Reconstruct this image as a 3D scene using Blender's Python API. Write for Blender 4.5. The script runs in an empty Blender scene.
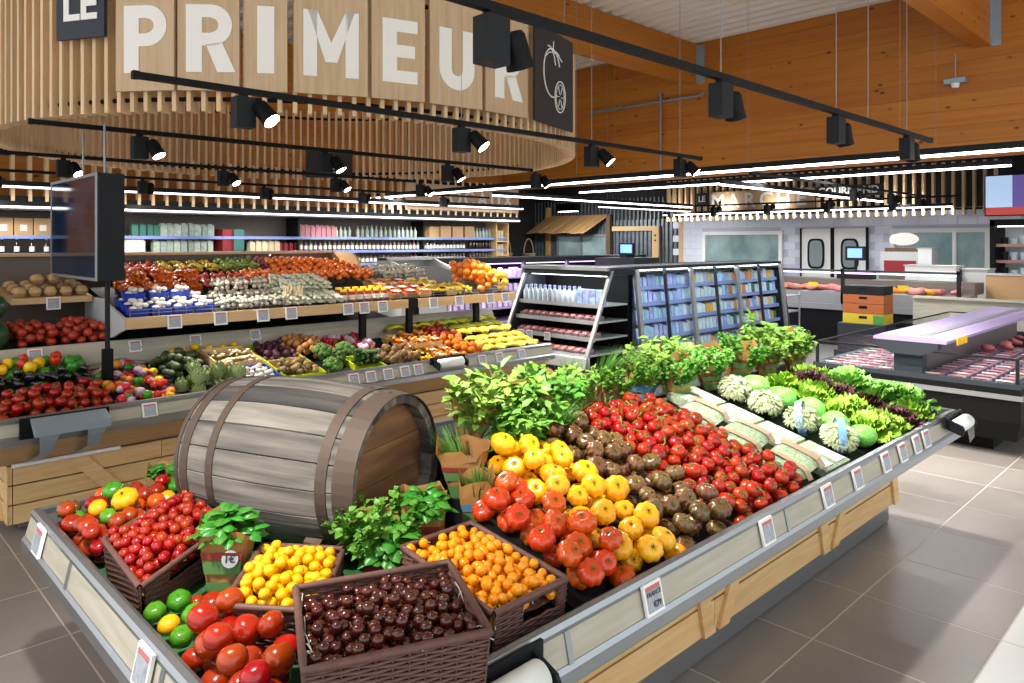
import bpy, bmesh, math, random
from mathutils import Vector, Matrix, Euler
from math import sin, cos, pi, sqrt, radians as rad
random.seed(7)
S = bpy.context.scene
C = S.collection

# ---------------------------------------------------------------- camera, world, exposure
# X runs along the produce islands (away, to the right), Y across them (away, to the left), Z up; metres
cam_d = bpy.data.cameras.new('camera'); cam = bpy.data.objects.new('camera', cam_d); C.objects.link(cam)
cam.location = (0, 0, 1.8); cam.rotation_euler = (rad(90), 0, rad(45.7 - 90))
cam_d.sensor_width = 36; cam_d.lens = 735 / 1024 * 36; cam_d.shift_y = -99.5 / 1024
cam_d.clip_start = .05; cam_d.clip_end = 100
S.camera = cam
W = bpy.data.worlds.new('world'); S.world = W; W.use_nodes = True
W.node_tree.nodes['Background'].inputs[0].default_value = (.93, .96, 1, 1)
W.node_tree.nodes['Background'].inputs[1].default_value = .95
S.view_settings.view_transform = 'Standard'; S.view_settings.look = 'None'
S.view_settings.gamma = 1; S.view_settings.use_curve_mapping = False
S.view_settings.exposure = .9
SPOT_W = 135
TUBE_E = 6
S.cycles.max_bounces = 6; S.cycles.diffuse_bounces = 3; S.cycles.glossy_bounces = 3
S.cycles.transmission_bounces = 4; S.cycles.transparent_max_bounces = 8
S.cycles.sample_clamp_indirect = 4; S.cycles.caustics_reflective = False; S.cycles.caustics_refractive = False

# ---------------------------------------------------------------- helpers
def lin(h):
    h = h.lstrip('#'); r = []
    for i in (0, 2, 4):
        c = int(h[i:i+2], 16) / 255
        r.append(c / 12.92 if c <= .04045 else ((c + .055) / 1.055) ** 2.4)
    return (r[0], r[1], r[2], 1)

M = {}
def mat(name, col, rough=.5, metal=0, var=0, hue=0, noise=None, bump=0, spec=.5, emit=None, es=0, trans=0, alpha=1, coat=0, sub=0):
    """plain principled; var/hue: spread between objects; noise=(scale(3), colour2, contrast): mottling"""
    m = bpy.data.materials.new(name); m.use_nodes = True; nt = m.node_tree; N = nt.nodes; L = nt.links
    b = N['Principled BSDF']
    c = lin(col) if isinstance(col, str) else col
    b.inputs['Base Color'].default_value = c; b.inputs['Roughness'].default_value = rough
    b.inputs['Metallic'].default_value = metal; b.inputs['Specular IOR Level'].default_value = spec
    b.inputs['Coat Weight'].default_value = coat; b.inputs['Coat Roughness'].default_value = .08
    if sub: b.inputs['Subsurface Weight'].default_value = sub; b.inputs['Subsurface Radius'].default_value = (.02, .008, .004)
    if trans: b.inputs['Transmission Weight'].default_value = trans; b.inputs['IOR'].default_value = 1.1
    if alpha < 1: b.inputs['Alpha'].default_value = alpha
    if emit: b.inputs['Emission Color'].default_value = lin(emit); b.inputs['Emission Strength'].default_value = es
    out = None
    if noise:
        sc, col2, con = noise
        tc = N.new('ShaderNodeTexCoord'); mp = N.new('ShaderNodeMapping'); mp.inputs['Scale'].default_value = sc
        oi = N.new('ShaderNodeObjectInfo'); mu = N.new('ShaderNodeMath'); mu.operation = 'MULTIPLY'; mu.inputs[1].default_value = 37
        cx = N.new('ShaderNodeCombineXYZ')
        L.new(oi.outputs['Random'], mu.inputs[0])
        for i in range(3): L.new(mu.outputs[0], cx.inputs[i])
        L.new(tc.outputs['Object'], mp.inputs['Vector']); L.new(cx.outputs[0], mp.inputs['Location'])
        nz = N.new('ShaderNodeTexNoise'); nz.inputs['Scale'].default_value = 1; nz.inputs['Detail'].default_value = 5
        L.new(mp.outputs[0], nz.inputs['Vector'])
        rp = N.new('ShaderNodeValToRGB'); rp.color_ramp.elements[0].position = .5 - .25 / con; rp.color_ramp.elements[1].position = .5 + .25 / con
        rp.color_ramp.elements[0].color = c; rp.color_ramp.elements[1].color = lin(col2)
        L.new(nz.outputs['Fac'], rp.inputs[0]); out = rp.outputs[0]
        if bump:
            bp = N.new('ShaderNodeBump'); bp.inputs['Strength'].default_value = bump; bp.inputs['Distance'].default_value = .01
            L.new(nz.outputs['Fac'], bp.inputs['Height']); L.new(bp.outputs[0], b.inputs['Normal'])
    if var or hue:
        oi2 = N.new('ShaderNodeObjectInfo'); hs = N.new('ShaderNodeHueSaturation')
        mr = N.new('ShaderNodeMapRange'); mr.inputs[3].default_value = 1 - var; mr.inputs[4].default_value = 1 + var
        mh = N.new('ShaderNodeMapRange'); mh.inputs[3].default_value = .5 - hue*.3; mh.inputs[4].default_value = .5 + hue*1.3
        fr = N.new('ShaderNodeMath'); fr.operation = 'MULTIPLY'; fr.inputs[1].default_value = 7.31
        f2 = N.new('ShaderNodeMath'); f2.operation = 'FRACT'
        L.new(oi2.outputs['Random'], mr.inputs[0]); L.new(oi2.outputs['Random'], fr.inputs[0]); L.new(fr.outputs[0], f2.inputs[0]); L.new(f2.outputs[0], mh.inputs[0])
        L.new(mr.outputs[0], hs.inputs['Value']); L.new(mh.outputs[0], hs.inputs['Hue'])
        if out: L.new(out, hs.inputs['Color'])
        else: hs.inputs['Color'].default_value = c
        out = hs.outputs[0]
    if out: L.new(out, b.inputs['Base Color'])
    M[name] = m
    return m
def wood(name, c1, c2, sc=(2, 30, 30), con=1.2, var=.08, rough=.55, bump=.15, knots=None):
    m = mat(name, c1, rough, var=var, hue=.006, noise=(sc, c2, con), bump=bump)
    return m
def add_knots(name):
    m = M[name]; nt = m.node_tree; N = nt.nodes; L = nt.links; b = N['Principled BSDF']; src = b.inputs['Base Color'].links[0].from_socket
    tc = N.new('ShaderNodeTexCoord'); mp = N.new('ShaderNodeMapping'); mp.inputs['Scale'].default_value = (1.6, 1.6, 3.2); vo = N.new('ShaderNodeTexVoronoi'); vo.inputs['Scale'].default_value = 1.6
    oi = N.new('ShaderNodeObjectInfo'); mu = N.new('ShaderNodeMath'); mu.operation = 'MULTIPLY'; mu.inputs[1].default_value = 91; cx = N.new('ShaderNodeCombineXYZ'); L.new(oi.outputs['Random'], mu.inputs[0]); L.new(mu.outputs[0], cx.inputs[1]); L.new(mu.outputs[0], cx.inputs[0]); L.new(cx.outputs[0], mp.inputs['Location'])
    L.new(tc.outputs['Object'], mp.inputs['Vector']); L.new(mp.outputs[0], vo.inputs['Vector'])
    rp = N.new('ShaderNodeValToRGB'); rp.color_ramp.elements[0].position = .06; rp.color_ramp.elements[0].color = (.22, .10, .04, 1); rp.color_ramp.elements[1].position = .13; rp.color_ramp.elements[1].color = (1, 1, 1, 1)
    mx = N.new('ShaderNodeMix'); mx.data_type = 'RGBA'; mx.blend_type = 'MULTIPLY'; mx.inputs[0].default_value = 1
    L.new(vo.outputs['Distance'], rp.inputs[0]); L.new(src, mx.inputs[6]); L.new(rp.outputs[0], mx.inputs[7]); L.new(mx.outputs[2], b.inputs['Base Color'])
def glass(name, tint=(.95, .985, .98), f=.06, rough=.02, k=.4):
    """thin pane: mostly clear, some mirror"""
    m = bpy.data.materials.new(name); m.use_nodes = True; nt = m.node_tree; N = nt.nodes; L = nt.links
    N.remove(N['Principled BSDF']); o = N['Material Output']
    t = N.new('ShaderNodeBsdfTransparent'); t.inputs[0].default_value = (*tint, 1)
    g = N.new('ShaderNodeBsdfGlossy'); g.inputs['Roughness'].default_value = rough
    lw = N.new('ShaderNodeLayerWeight'); lw.inputs[0].default_value = f
    mx = N.new('ShaderNodeMixShader'); mk = N.new('ShaderNodeMath'); mk.operation = 'MULTIPLY'; mk.inputs[1].default_value = k; L.new(lw.outputs['Fresnel'], mk.inputs[0]); L.new(mk.outputs[0], mx.inputs[0]); L.new(t.outputs[0], mx.inputs[1]); L.new(g.outputs[0], mx.inputs[2])
    L.new(mx.outputs[0], o.inputs[0]); M[name] = m
    return m

class MB:
    def __init__(s): s.v = []; s.f = []; s.sm = []
    def add(s, vs, fs, smooth=False):
        o = len(s.v); s.v += [tuple(v) for v in vs]; s.f += [tuple(i + o for i in f) for f in fs]; s.sm += [smooth] * len(fs); return s
    def box(s, a, b, rz=0, c=None):
        x0, y0, z0 = a; x1, y1, z1 = b
        vs = [(x0,y0,z0),(x1,y0,z0),(x1,y1,z0),(x0,y1,z0),(x0,y0,z1),(x1,y0,z1),(x1,y1,z1),(x0,y1,z1)]
        if rz:
            cx, cy = c if c else ((x0+x1)/2, (y0+y1)/2); co, si = cos(rz), sin(rz)
            vs = [(cx+(x-cx)*co-(y-cy)*si, cy+(x-cx)*si+(y-cy)*co, z) for x, y, z in vs]
        return s.add(vs, [(0,3,2,1),(4,5,6,7),(0,1,5,4),(1,2,6,5),(2,3,7,6),(3,0,4,7)])
    def prism(s, pts, axis, a, b):
        """2D polygon extruded along an axis from a to b; pts are the two other coords in order (x,y,z minus axis)"""
        n = len(pts)
        def q(p, t): 
            return {'x': (t, p[0], p[1]), 'y': (p[0], t, p[1]), 'z': (p[0], p[1], t)}[axis]
        vs = [q(p, a) for p in pts] + [q(p, b) for p in pts]
        fs = [tuple(range(n))[::-1], tuple(range(n, 2*n))] + [(i, (i+1) % n, n+(i+1) % n, n+i) for i in range(n)]
        return s.add(vs, fs)
    def tube(s, pts, r, n=8, cap=True, smooth=True):
        pts = [Vector(p) for p in pts]; rs = r if isinstance(r, (list, tuple)) else [r]*len(pts)
        vs = []; fs = []; up = None
        for i, p in enumerate(pts):
            t = (pts[min(i+1, len(pts)-1)] - pts[max(i-1, 0)]).normalized()
            if up is None: up = t.orthogonal().normalized()
            else: up = (up - t * up.dot(t)).normalized()
            w = t.cross(up)
            for k in range(n):
                a = 2*pi*k/n; vs.append(p + (up*cos(a) + w*sin(a)) * rs[i])
        for i in range(len(pts)-1):
            for k in range(n): fs.append((i*n+k, i*n+(k+1) % n, (i+1)*n+(k+1) % n, (i+1)*n+k))
        s.add(vs, fs, smooth)
        if cap:
            m = len(pts)-1
            s.add(vs[:n], [tuple(range(n))[::-1]]); s.add(vs[m*n:], [tuple(range(n))])
        return s
    def lathe(s, prof, n=12, c=(0,0,0), axis='z', smooth=True, cap=True):
        """prof: (radius, height) list"""
        vs = []; fs = []
        for r, h in prof:
            for k in range(n):
                a = 2*pi*k/n; x, y = r*cos(a), r*sin(a)
                p = {'z': (x, y, h), 'y': (x, h, y), 'x': (h, x, y)}[axis]
                vs.append((p[0]+c[0], p[1]+c[1], p[2]+c[2]))
        for i in range(len(prof)-1):
            for k in range(n): fs.append((i*n+k, i*n+(k+1) % n, (i+1)*n+(k+1) % n, (i+1)*n+k))
        s.add(vs, fs, smooth)
        if cap:
            if prof[0][0] > 1e-4: s.add(vs[:n], [tuple(range(n))[::-1]])
            if prof[-1][0] > 1e-4: s.add(vs[-n:], [tuple(range(n))])
        return s
    def quad(s, a, b, c, d): return s.add([a, b, c, d], [(0,1,2,3)])
    def mesh(s, name, m=None, fix=True):
        me = bpy.data.meshes.new(name); me.from_pydata(s.v, [], s.f)
        me.polygons.foreach_set('use_smooth', s.sm)
        if fix:
            bm = bmesh.new(); bm.from_mesh(me); bmesh.ops.recalc_face_normals(bm, faces=bm.faces); bm.to_mesh(me); bm.free()
        if m: me.materials.append(M[m] if isinstance(m, str) else m)
        me.update(); return me
    def build(s, name, m, parent=None, loc=None): return obj(name, s.mesh(name, m), parent, loc)

def obj(name, me, parent=None, loc=None, rot=None, scale=None):
    o = bpy.data.objects.new(name, me); C.objects.link(o)
    if parent: o.parent = parent
    if loc is not None: o.location = loc
    if rot is not None: o.rotation_euler = rot
    if scale is not None: o.scale = scale if isinstance(scale, (tuple, list, Vector)) else (scale,)*3
    return o
def tag(o, label, cat, group=None, kind=None):
    o['label'] = label; o['category'] = cat
    if group: o['group'] = group
    if kind: o['kind'] = kind
    return o
def thing(name, label, cat, loc=(0,0,0), rz=0, group=None):
    o = bpy.data.objects.new(name, None); C.objects.link(o); o.location = loc; o.rotation_euler = (0, 0, rz); o.empty_display_size = .1
    return tag(o, label, cat, group)
def struct(o, label=None):
    o['kind'] = 'structure'
    if label: o['label'] = label
    return o
def dup(o, loc=None, rot=None, scale=None, label=None, group=None, parent=None):
    c = o.copy(); C.objects.link(c); c.parent = parent
    if loc is not None: c.location = loc
    if rot is not None: c.rotation_euler = rot
    if scale is not None: c.scale = scale if isinstance(scale, (tuple, list, Vector)) else (scale,)*3
    if label: c['label'] = label
    if group: c['group'] = group
    for ch in o.children: dup(ch, parent=c)
    return c
_KIDS = {}
def place(protos, loc, rot=(0,0,0), scale=1, label=None, group=None, rnd=random):
    """put an instance of one of the prototypes (list of dicts name/cat/mesh/kids)"""
    p = rnd.choice(protos) if isinstance(protos, list) else protos
    o = obj(p['name'], p['mesh'], None, loc, rot, scale)
    tag(o, label or p['label'], p['cat'], group or p.get('group'))
    for k in p.get('kids', ()): obj(k[0], k[1], o, *(k[2:]))
    return o
def text(body, size, m, parent, loc, rot, name='lettering', bold=0, ext=.002, align='CENTER'):
    cu = bpy.data.curves.new(name, 'FONT'); cu.body = body; cu.size = size; cu.align_x = align; cu.align_y = 'CENTER'
    cu.offset = bold; cu.extrude = ext; cu.resolution_u = 3
    t = bpy.data.objects.new('tmp', cu); C.objects.link(t)
    me = bpy.data.meshes.new_from_object(t.evaluated_get(bpy.context.evaluated_depsgraph_get())); bpy.data.objects.remove(t)
    me.materials.clear(); me.materials.append(M[m])
    o = obj(name, me, parent, loc, rot)
    return o
def pile(n, region, radii, floor, k=14, seed=1, rnd=None, maxh=None):
    """drop balls one by one on a surface: each lands at the lowest of k tries, touching but not entering its neighbours"""
    rnd = rnd or random.Random(seed); out = []; cell = max(radii) * 2.02; grid = {}
    for i in range(n):
        r = rnd.uniform(*radii) if len(radii) == 2 else rnd.choice(radii); best = None
        for _ in range(k):
            x, y = region(rnd); z = floor(x, y) + r
            gx, gy = int(x // cell), int(y // cell)
            for ax in (-1, 0, 1):
                for ay in (-1, 0, 1):
                    for (qx, qy, qz, qr) in grid.get((gx+ax, gy+ay), ()):
                        d2 = (x-qx)**2 + (y-qy)**2; s = (r+qr)*.97
                        if d2 < s*s: z = max(z, qz + sqrt(s*s - d2))
            key = z - floor(x, y)
            if best is None or key < best[0]: best = (key, x, y, z, r)
        key, x, y, z, r = best
        if maxh and key > maxh: continue
        out.append((x, y, z, r)); grid.setdefault((int(x // cell), int(y // cell)), []).append((x, y, z, r))
    return out
def fruit(rx=1, rz=.85, ribs=0, depth=0, dimple=.15, n=14, m=9, lobes=0, seed=0, twist=0, point=0):
    """unit tomato-like body as (verts, faces): ribs, dimple at the top, irregular lobes"""
    rn = random.Random(seed); ph = [rn.uniform(0, 6.28) for _ in range(4)]; vs = []; fs = []
    for j in range(m+1):
        t = pi * j / m
        for i in range(n):
            a = 2*pi*i/n; w = sin(t)
            r = w * (1 - depth * (.5 - .5*cos(ribs*a)) * (w**.5) if ribs else w)
            r = w * (1 - depth * (.5 + .5*cos(ribs*a))) if ribs else w
            r *= 1 + lobes * (.6*sin(2*a+ph[0]) + .4*sin(3*a+ph[1]))
            z = cos(t)
            if z > 0: z -= dimple * math.exp(-(w/.38)**2)
            else: z += dimple*.3 * math.exp(-(w/.3)**2)
            if point: z *= 1 + point * max(0, -z)
            vs.append((r*rx*cos(a), r*rx*sin(a), z*rz))
    for j in range(m):
        for i in range(n): fs.append((j*n+i, (j+1)*n+i, (j+1)*n+(i+1) % n, j*n+(i+1) % n))
    b = MB(); b.add(vs, fs, True); return b
def leafmesh(w=.5, l=1, fold=.25, curl=.3, seg=4, tip=1.0):
    """pointed leaf from the origin along +X, curling down; folded along the rib"""
    vs = []; fs = []
    for i in range(seg+1):
        t = i/seg; ww = w*.5*sin(pi*min(1, t**.75*1.0))**.8 if 0 < t < 1 else 0
        x = l*t; z = -curl*t*t*l
        vs += [(x, ww, z + fold*ww), (x, 0, z), (x, -ww, z + fold*ww)]
    for i in range(seg):
        a = i*3; fs += [(a, a+1, a+4, a+3), (a+1, a+2, a+5, a+4)]
    return vs, fs
def euler_to(d, roll=0):
    """euler that turns +Z to direction d"""
    q = Vector(d).to_track_quat('Z', 'Y'); return (q @ Euler((0, 0, roll)).to_quaternion()).to_euler()
def tiltrot(tx, ty, yaw): return (Euler((tx, ty, 0)).to_matrix() @ Euler((0, 0, yaw)).to_matrix()).to_euler()
def rnd_rot(rn): return (rn.uniform(-.5, .5), rn.uniform(-.5, .5), rn.uniform(0, 6.28))
# ---------------------------------------------------------------- materials
wood('crate_wood', '#cfa36b', '#e3bf8a', (3, 3, 40), 1.0)
wood('slat_wood', '#dcbd97', '#cda67a', (30, 30, 3), 1.0, rough=.6)
wood('panel_wood', '#c6a888', '#b3936f', (40, 40, 2.5), 1.0, rough=.6, var=.04)
wood('glulam', '#a25a12', '#bd7623', (.5, .5, 20), .8, var=.07, rough=.5)
add_knots('glulam')
wood('shelf_wood', '#d3b184', '#c19b6b', (2, 25, 25), 1.0)
wood('price_panel', '#b9b3a2', '#a39d8c', (4, 4, 40), 1.0, var=.03)
wood('dark_plank', '#4b3a2b', '#6b5238', (20, 20, 2), 1.0)
wood('awning_wood', '#a97c4c', '#c99f6c', (3, 25, 25), 1.0, var=.15)
mat('tile_grey', '#857e79', .32, var=.035, noise=((3, 3, 3), '#928b86', .8))
mat('tile_white', '#dcdfdd', .28, var=.02)
mat('grout', '#c9c0b5', .8)
mat('white_tile', '#e0e5f2', .25, var=.02)
mat('tile_joint', '#c3c8d6', .7)
mat('dark_wall', '#1d1b1a', .8)
mat('ceiling_white', '#ddd6c6', .6)
mat('steel', '#9a9fa3', .28, metal=.8)
mat('steel_light', '#c4c7c9', .3, metal=.55)
mat('galvanised', '#9fb0bd', .45, metal=.5)
mat('grey_metal', '#8f9192', .4, metal=.4)
mat('dark_grey', '#30353b', .5, spec=.3)
mat('charcoal', '#15181b', .6, spec=.25)
mat('black', '#060708', .6, spec=.2)
mat('black_matte', '#141414', .7)
mat('white', '#eeeeec', .5)
mat('white_gloss', '#f1f1f0', .2)
mat('cream', '#e9dfc8', .6)
mat('grey_light', '#bfc1bf', .5)
mat('greige', '#6d635b', .6)
mat('tube', '#ffffff', .5, emit='#fbfdff', es=TUBE_E)
mat('tube_far', '#ffffff', .5, emit='#fbfdff', es=TUBE_E * .35)
mat('lens', '#ffffff', .3, emit='#fff6e6', es=14)
mat('navy', '#1f2430', .6)
mat('board_black', '#272223', .7)
mat('chalk', '#e8e6e2', .8)
mat('lilac', '#a594bd', .4)
mat('lilac_light', '#e6d6f5', .5, emit='#dcb8ff', es=1.6)
mat('corrugated', '#767f86', .45, metal=.25, noise=((1, 1, 6), '#4a5158', .8))
glass('pane'); glass('pane_dark', (.72, .78, .8), .1, k=.6); glass('film', (.98, .985, .985), .12, .12, .4)

# ---------------------------------------------------------------- the building
fl = struct(MB().box((-4, -5, -.12), (20, 19, -.0015)).build('floor', 'grout'))
def tmesh(m):
    b = MB(); e = .2965; h = 0; t = .294
    b.add([(-e,-e,-.006),(e,-e,-.006),(e,e,-.006),(-e,e,-.006),(-e,-e,-.001),(e,-e,-.001),(e,e,-.001),(-e,e,-.001),(-t,-t,0),(t,-t,0),(t,t,0),(-t,t,0)],
          [(0,1,5,4),(1,2,6,5),(2,3,7,6),(3,0,4,7),(4,5,9,8),(5,6,10,9),(6,7,11,10),(7,4,8,11),(8,9,10,11)])
    return b.mesh('tile', m)
tg, tw = tmesh('tile_grey'), tmesh('tile_white')
for i in range(-6, 12):
    for j in range(-6, 8):
        x, y = 3.305 - .3 + .6*i, 1.434 - .3 + .6*j
        obj('tile', tw if y < .8 else tg, fl, (x, y, 0))
far_tiles = MB()
for i in range(-6, 28):
    for j in range(-9, 29):
        if -6 <= i < 12 and -6 <= j < 8: continue
        x, y = 3.005 + .6*i, 1.134 + .6*j
        if y < .8: continue
        far_tiles.box((x-.297, y-.297, -.006), (x+.297, y+.297, 0))
far_tiles.build('distant_tiles', 'tile_grey', fl)['kind'] = 'stuff'
# ceiling: white profiled steel, ribs along Y
pr = []; x = -4.0
while x < 12.5:
    pr += [(x, 5.60), (x+.10, 5.60), (x+.14, 5.68), (x+.26, 5.68), (x+.30, 5.60)]; x += .30
cb = MB()
for a, b in zip(pr, pr[1:]):
    if a != b: cb.quad((a[0], -5, a[1]), (b[0], -5, b[1]), (b[0], 14, b[1]), (a[0], 14, a[1]))
cb.quad((-4, -5, 5.7), (12.6, -5, 5.7), (12.6, 14, 5.7), (-4, 14, 5.7))
struct(cb.build('ceiling', 'ceiling_white'))
struct(MB().box((12.7, -5, 3.9), (20, 19, 4)).build('ceiling_rear', 'dark_wall'))
wg = struct(MB().box((12.52, -5, 3.06), (12.7, 14, 5.7)).build('wall_timber', 'glulam'))
for k in range(11):
    me = MB().box((-.02, -9.5, .002), (.02, 9.5, .238)).mesh('plank', 'glulam') if k == 0 else me
    obj('plank', me, wg, (12.5, 4.5, 3.06 + .24*k))
bx = MB()
def beam(name, y0, y1, z0, z1, xe=12.48):
    o = MB().box((-2, y0, z0), (xe, y1, z1)).build(name, 'glulam'); struct(o)
    MB().box((xe-.10, y0-.012, z0-.01), (xe, y0, z1-.02)).box((xe-.04, y0-.12, z0-.01), (xe, y0-.012, z1-.02)).build('joist_hanger', 'galvanised', o)
    return o
beam('beam_1', 7.62, 7.84, 4.85, 5.6); beam('beam_2', 2.78, 3.0, 4.66, 5.6)
wf = struct(MB().box((-4, 13.1, 0), (12.5, 13.25, 5.7)).build('wall_far', 'glulam'))
for k in range(14):
    me = MB().box((-8.2, -.02, .002), (8.2, .02, .248)).mesh('plank', 'glulam') if k == 0 else me
    obj('plank', me, wf, (4.2, 13.08, 2.1 + .25*k))
# rear wall: white tiled on one side, dark corrugated steel on the other
wb = struct(MB().box((19.0, -5, 0), (19.2, 12.2, 2.5)).build('wall_rear', 'tile_joint'))
tm = MB().box((-.01, -.195, -.095), (.01, .195, .095)).mesh('tile', 'white_tile')
n = 0
for j in range(6, 13):
    for i in range(22):
        y = 3.7 + .4*i + (.2 if j % 2 else 0); z = .1 + .2*j
        if 6.8 < y < 8.55 and z < 2.25: continue
        if 9.0 < y < 11.5 and 1.0 < z < 2.15: continue
        if 4.1 < y < 6.35 and 1.0 < z < 2.15: continue
        obj('tile', tm, wb, (18.995, y, z)); n += 1
struct(MB().box((19.05, -5, 2.5), (19.2, 19, 4)).build('wall_rear_upper', 'dark_wall'))
wd = struct(MB().box((19.06, 12.2, 0), (19.2, 19, 2.5)).build('wall_corrugated', 'corrugated'))
rb = MB().box((-.03, -.02, 0), (.03, .02, 3.2)).mesh('rib', 'corrugated')
for i in range(44): obj('rib', rb, wd, (19.04, 12.25 + .155*i, 0))
struct(MB().box((12.5, 18.3, 0), (19.2, 18.45, 4)).build('wall_dark', 'dark_wall')); struct(MB().box((12.55, 13.25, 0), (12.68, 18.3, 4)).build('wall_corner', 'dark_wall'))
struct(MB().box((18.97, 12.14, 0), (19.08, 12.28, 2.5)).build('trim_1', 'shelf_wood'))
# swing doors with porthole windows
for k, (y0, y1) in enumerate(((7.72, 8.5), (6.86, 7.66))):
    d = thing('door_%d' % (k+1), 'white swing door with oval vision panel', 'door'); d['kind'] = 'structure'; d.location = (18.9, (y0+y1)/2, 0)
    w = (y1-y0)/2
    MB().box((0, -w, .02), (.05, w, 2.14)).build('door_leaf', 'white', d)
    vs = []; 
    def oval(a, b): return [(sx*a*.5 + (a*.5)*cos(t) if False else a*cos(t)*(abs(cos(t))**-.5 if abs(cos(t)) > .05 else 1), b*sin(t)*(abs(sin(t))**-.5 if abs(sin(t)) > .05 else 1)) for t in [2*pi*i/28 for i in range(28)] for sx in (1,)]
    MB().prism([(p[0], 1.5+p[1]) for p in oval(.22, .39)], 'x', -.02, 0).build('gasket', 'black', d)
    g = MB().prism([(p[0], 1.5+p[1]) for p in oval(.17, .34)], 'x', -.03, -.02).build('pane', 'pane_dark', d)
    MB().prism([(p[0], 1.5+p[1]) for p in oval(.168, .338)], 'x', -.021, -.0205).build('room_behind', 'grey_light', d)
    MB().box((-.02, -w-.03, 0), (.06, -w+.015, 2.16)).build('jamb_gasket', 'black', d)
    MB().box((-.02, w-.015, 0), (.06, w+.03, 2.16)).build('jamb_gasket', 'black', d)
def window(name, y0, y1, z0, z1, mull=()):
    w = struct(MB().box((18.9, y0-.1, z1), (18.98, y1+.1, z1+.1)).box((18.9, y0-.1, z0-.1), (18.98, y1+.1, z0)).box((18.9, y0-.1, z0), (18.98, y0, z1)).box((18.9, y1, z0), (18.98, y1+.1, z1)).build(name, 'white'))
    for m_ in mull: MB().box((18.91, m_-.04, z0), (18.97, m_+.04, z1)).build('mullion', 'white', w)
    MB().box((18.93, y0, z0), (18.935, y1, z1)).build('pane', 'pane', w)
    MB().box((18.98, y0, z0), (18.988, y1, z1)).build('room_behind', 'office', w)
mat('office', '#a3aeae', .7, noise=((.6, 1.6, 1.2), '#5d6c6e', 1.3), emit='#a9c2c6', es=.08)
window('window_1', 9.13, 11.35, 1.05, 2.0); window('window_2', 4.35, 6.22, 1.05, 2.02, (4.95,))
# ---------------------------------------------------------------- produce islands
SL = .27
def deck(x, y):
    """top of the front island's trays"""
    if x < 1.66 or (x < 1.91 and y > 1.9): return .62
    return .70 + SL * max(-.02, min(y - 1.40, 3.26 - y))

def ring(name, m, x0, x1, y0, y1, prof, parent, sides='NSEW'):
    """sweep a profile (offset inward, z) round a rectangle, mitred"""
    b = MB(); vs = []
    n = len(prof)
    for (cx_, cy_, sx, sy) in ((x0, y0, 1, 1), (x1, y0, -1, 1), (x1, y1, -1, -1), (x0, y1, 1, -1)):
        for o, z in prof: vs.append((cx_ + sx*o, cy_ + sy*o, z))
    fs = []
    for c in range(4):
        d = (c+1) % 4
        for i in range(n): fs.append((c*n+i, d*n+i, d*n+(i+1) % n, c*n+(i+1) % n))
    b.add(vs, fs); return b.build(name, m, parent)

isl = thing('produce_island', 'low produce island with steel rails and slatted wooden crate base holding barrel and tomato baskets', 'display island')
X0, X1, Y0, Y1 = .627, 5.15, 1.30, 3.36
ring('bumper_rail', 'steel', X0, X1, Y0, Y1, [(0, .612), (0, .65), (.008, .664), (.02, .668), (.034, .664), (.04, .61), (.028, .60), (.008, .603)], isl)
ring('top_rail', 'steel', X0, X1, Y0, Y1, [(.026, .742), (.024, .755), (.032, .768), (.048, .772), (.060, .766), (.062, .742)], isl)
ring('price_panel', 'price_panel', X0, X1, Y0, Y1, [(.010, .663), (.028, .745), (.05, .745), (.05, .60), (.02, .60)], isl)
ring('tray_wall', 'grey_metal', X0, X1, Y0, Y1, [(.05, .58), (.05, .745), (.062, .745), (.062, .58)], isl)
# dividers across the price panel
dv = MB().box((-.010, 0, 0), (.010, .03, .085)).mesh('panel_divider', 'steel')
for x in (1.50, 2.80, 4.1): obj('panel_divider', dv, isl, (x, Y0+.004, .662), (rad(-13), 0, 0))
for y in (1.9, 2.75): obj('panel_divider', dv, isl, (X0+.004, y, .662), (rad(-13), 0, rad(-90)))
mat('greenmat', '#1f4a2c', .9, noise=((150, 150, 150), '#2f6b3c', .8))
MB().box((.69, 1.363, .58), (1.66, 3.297, .62)).build('front_tray', 'greenmat', isl)
MB().box((.69, 1.363, .62), (.97, 3.297, .67)).build('front_mat', 'greenmat', isl)
zr = .70 + SL*(2.33-1.40)
MB().prism([(1.363, .60), (1.363, .69), (2.33, zr), (3.297, .69), (3.297, .60)], 'x', 1.91, 5.088).build('sloping_tray', 'charcoal', isl)
MB().prism([(1.363, .60), (1.363, .69), (1.9, .70+SL*.5), (1.9, .6)], 'x', 1.66, 1.91).build('sloping_tray', 'charcoal', isl)
MB().box((1.66, 1.9, .58), (1.91, 3.297, .62)).build('tray_floor', 'charcoal', isl)
# base: crate boards round a grey body
BX0, BX1, BY0, BY1 = .95, 5.03, 1.69, 3.0
MB().box((BX0+.05, BY0+.05, .0), (BX1-.05, BY1-.05, .60)).build('plinth', 'grey_metal', isl)
ring('kick_plate', 'steel', BX0+.0, BX1-.0, BY0+.0, BY1-.0, [(0, .01), (0, .10), (.02, .10), (.02, .01)], isl)
zs = [(.12, .245), (.255, .38), (.39, .515), (.525, .595)]
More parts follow.
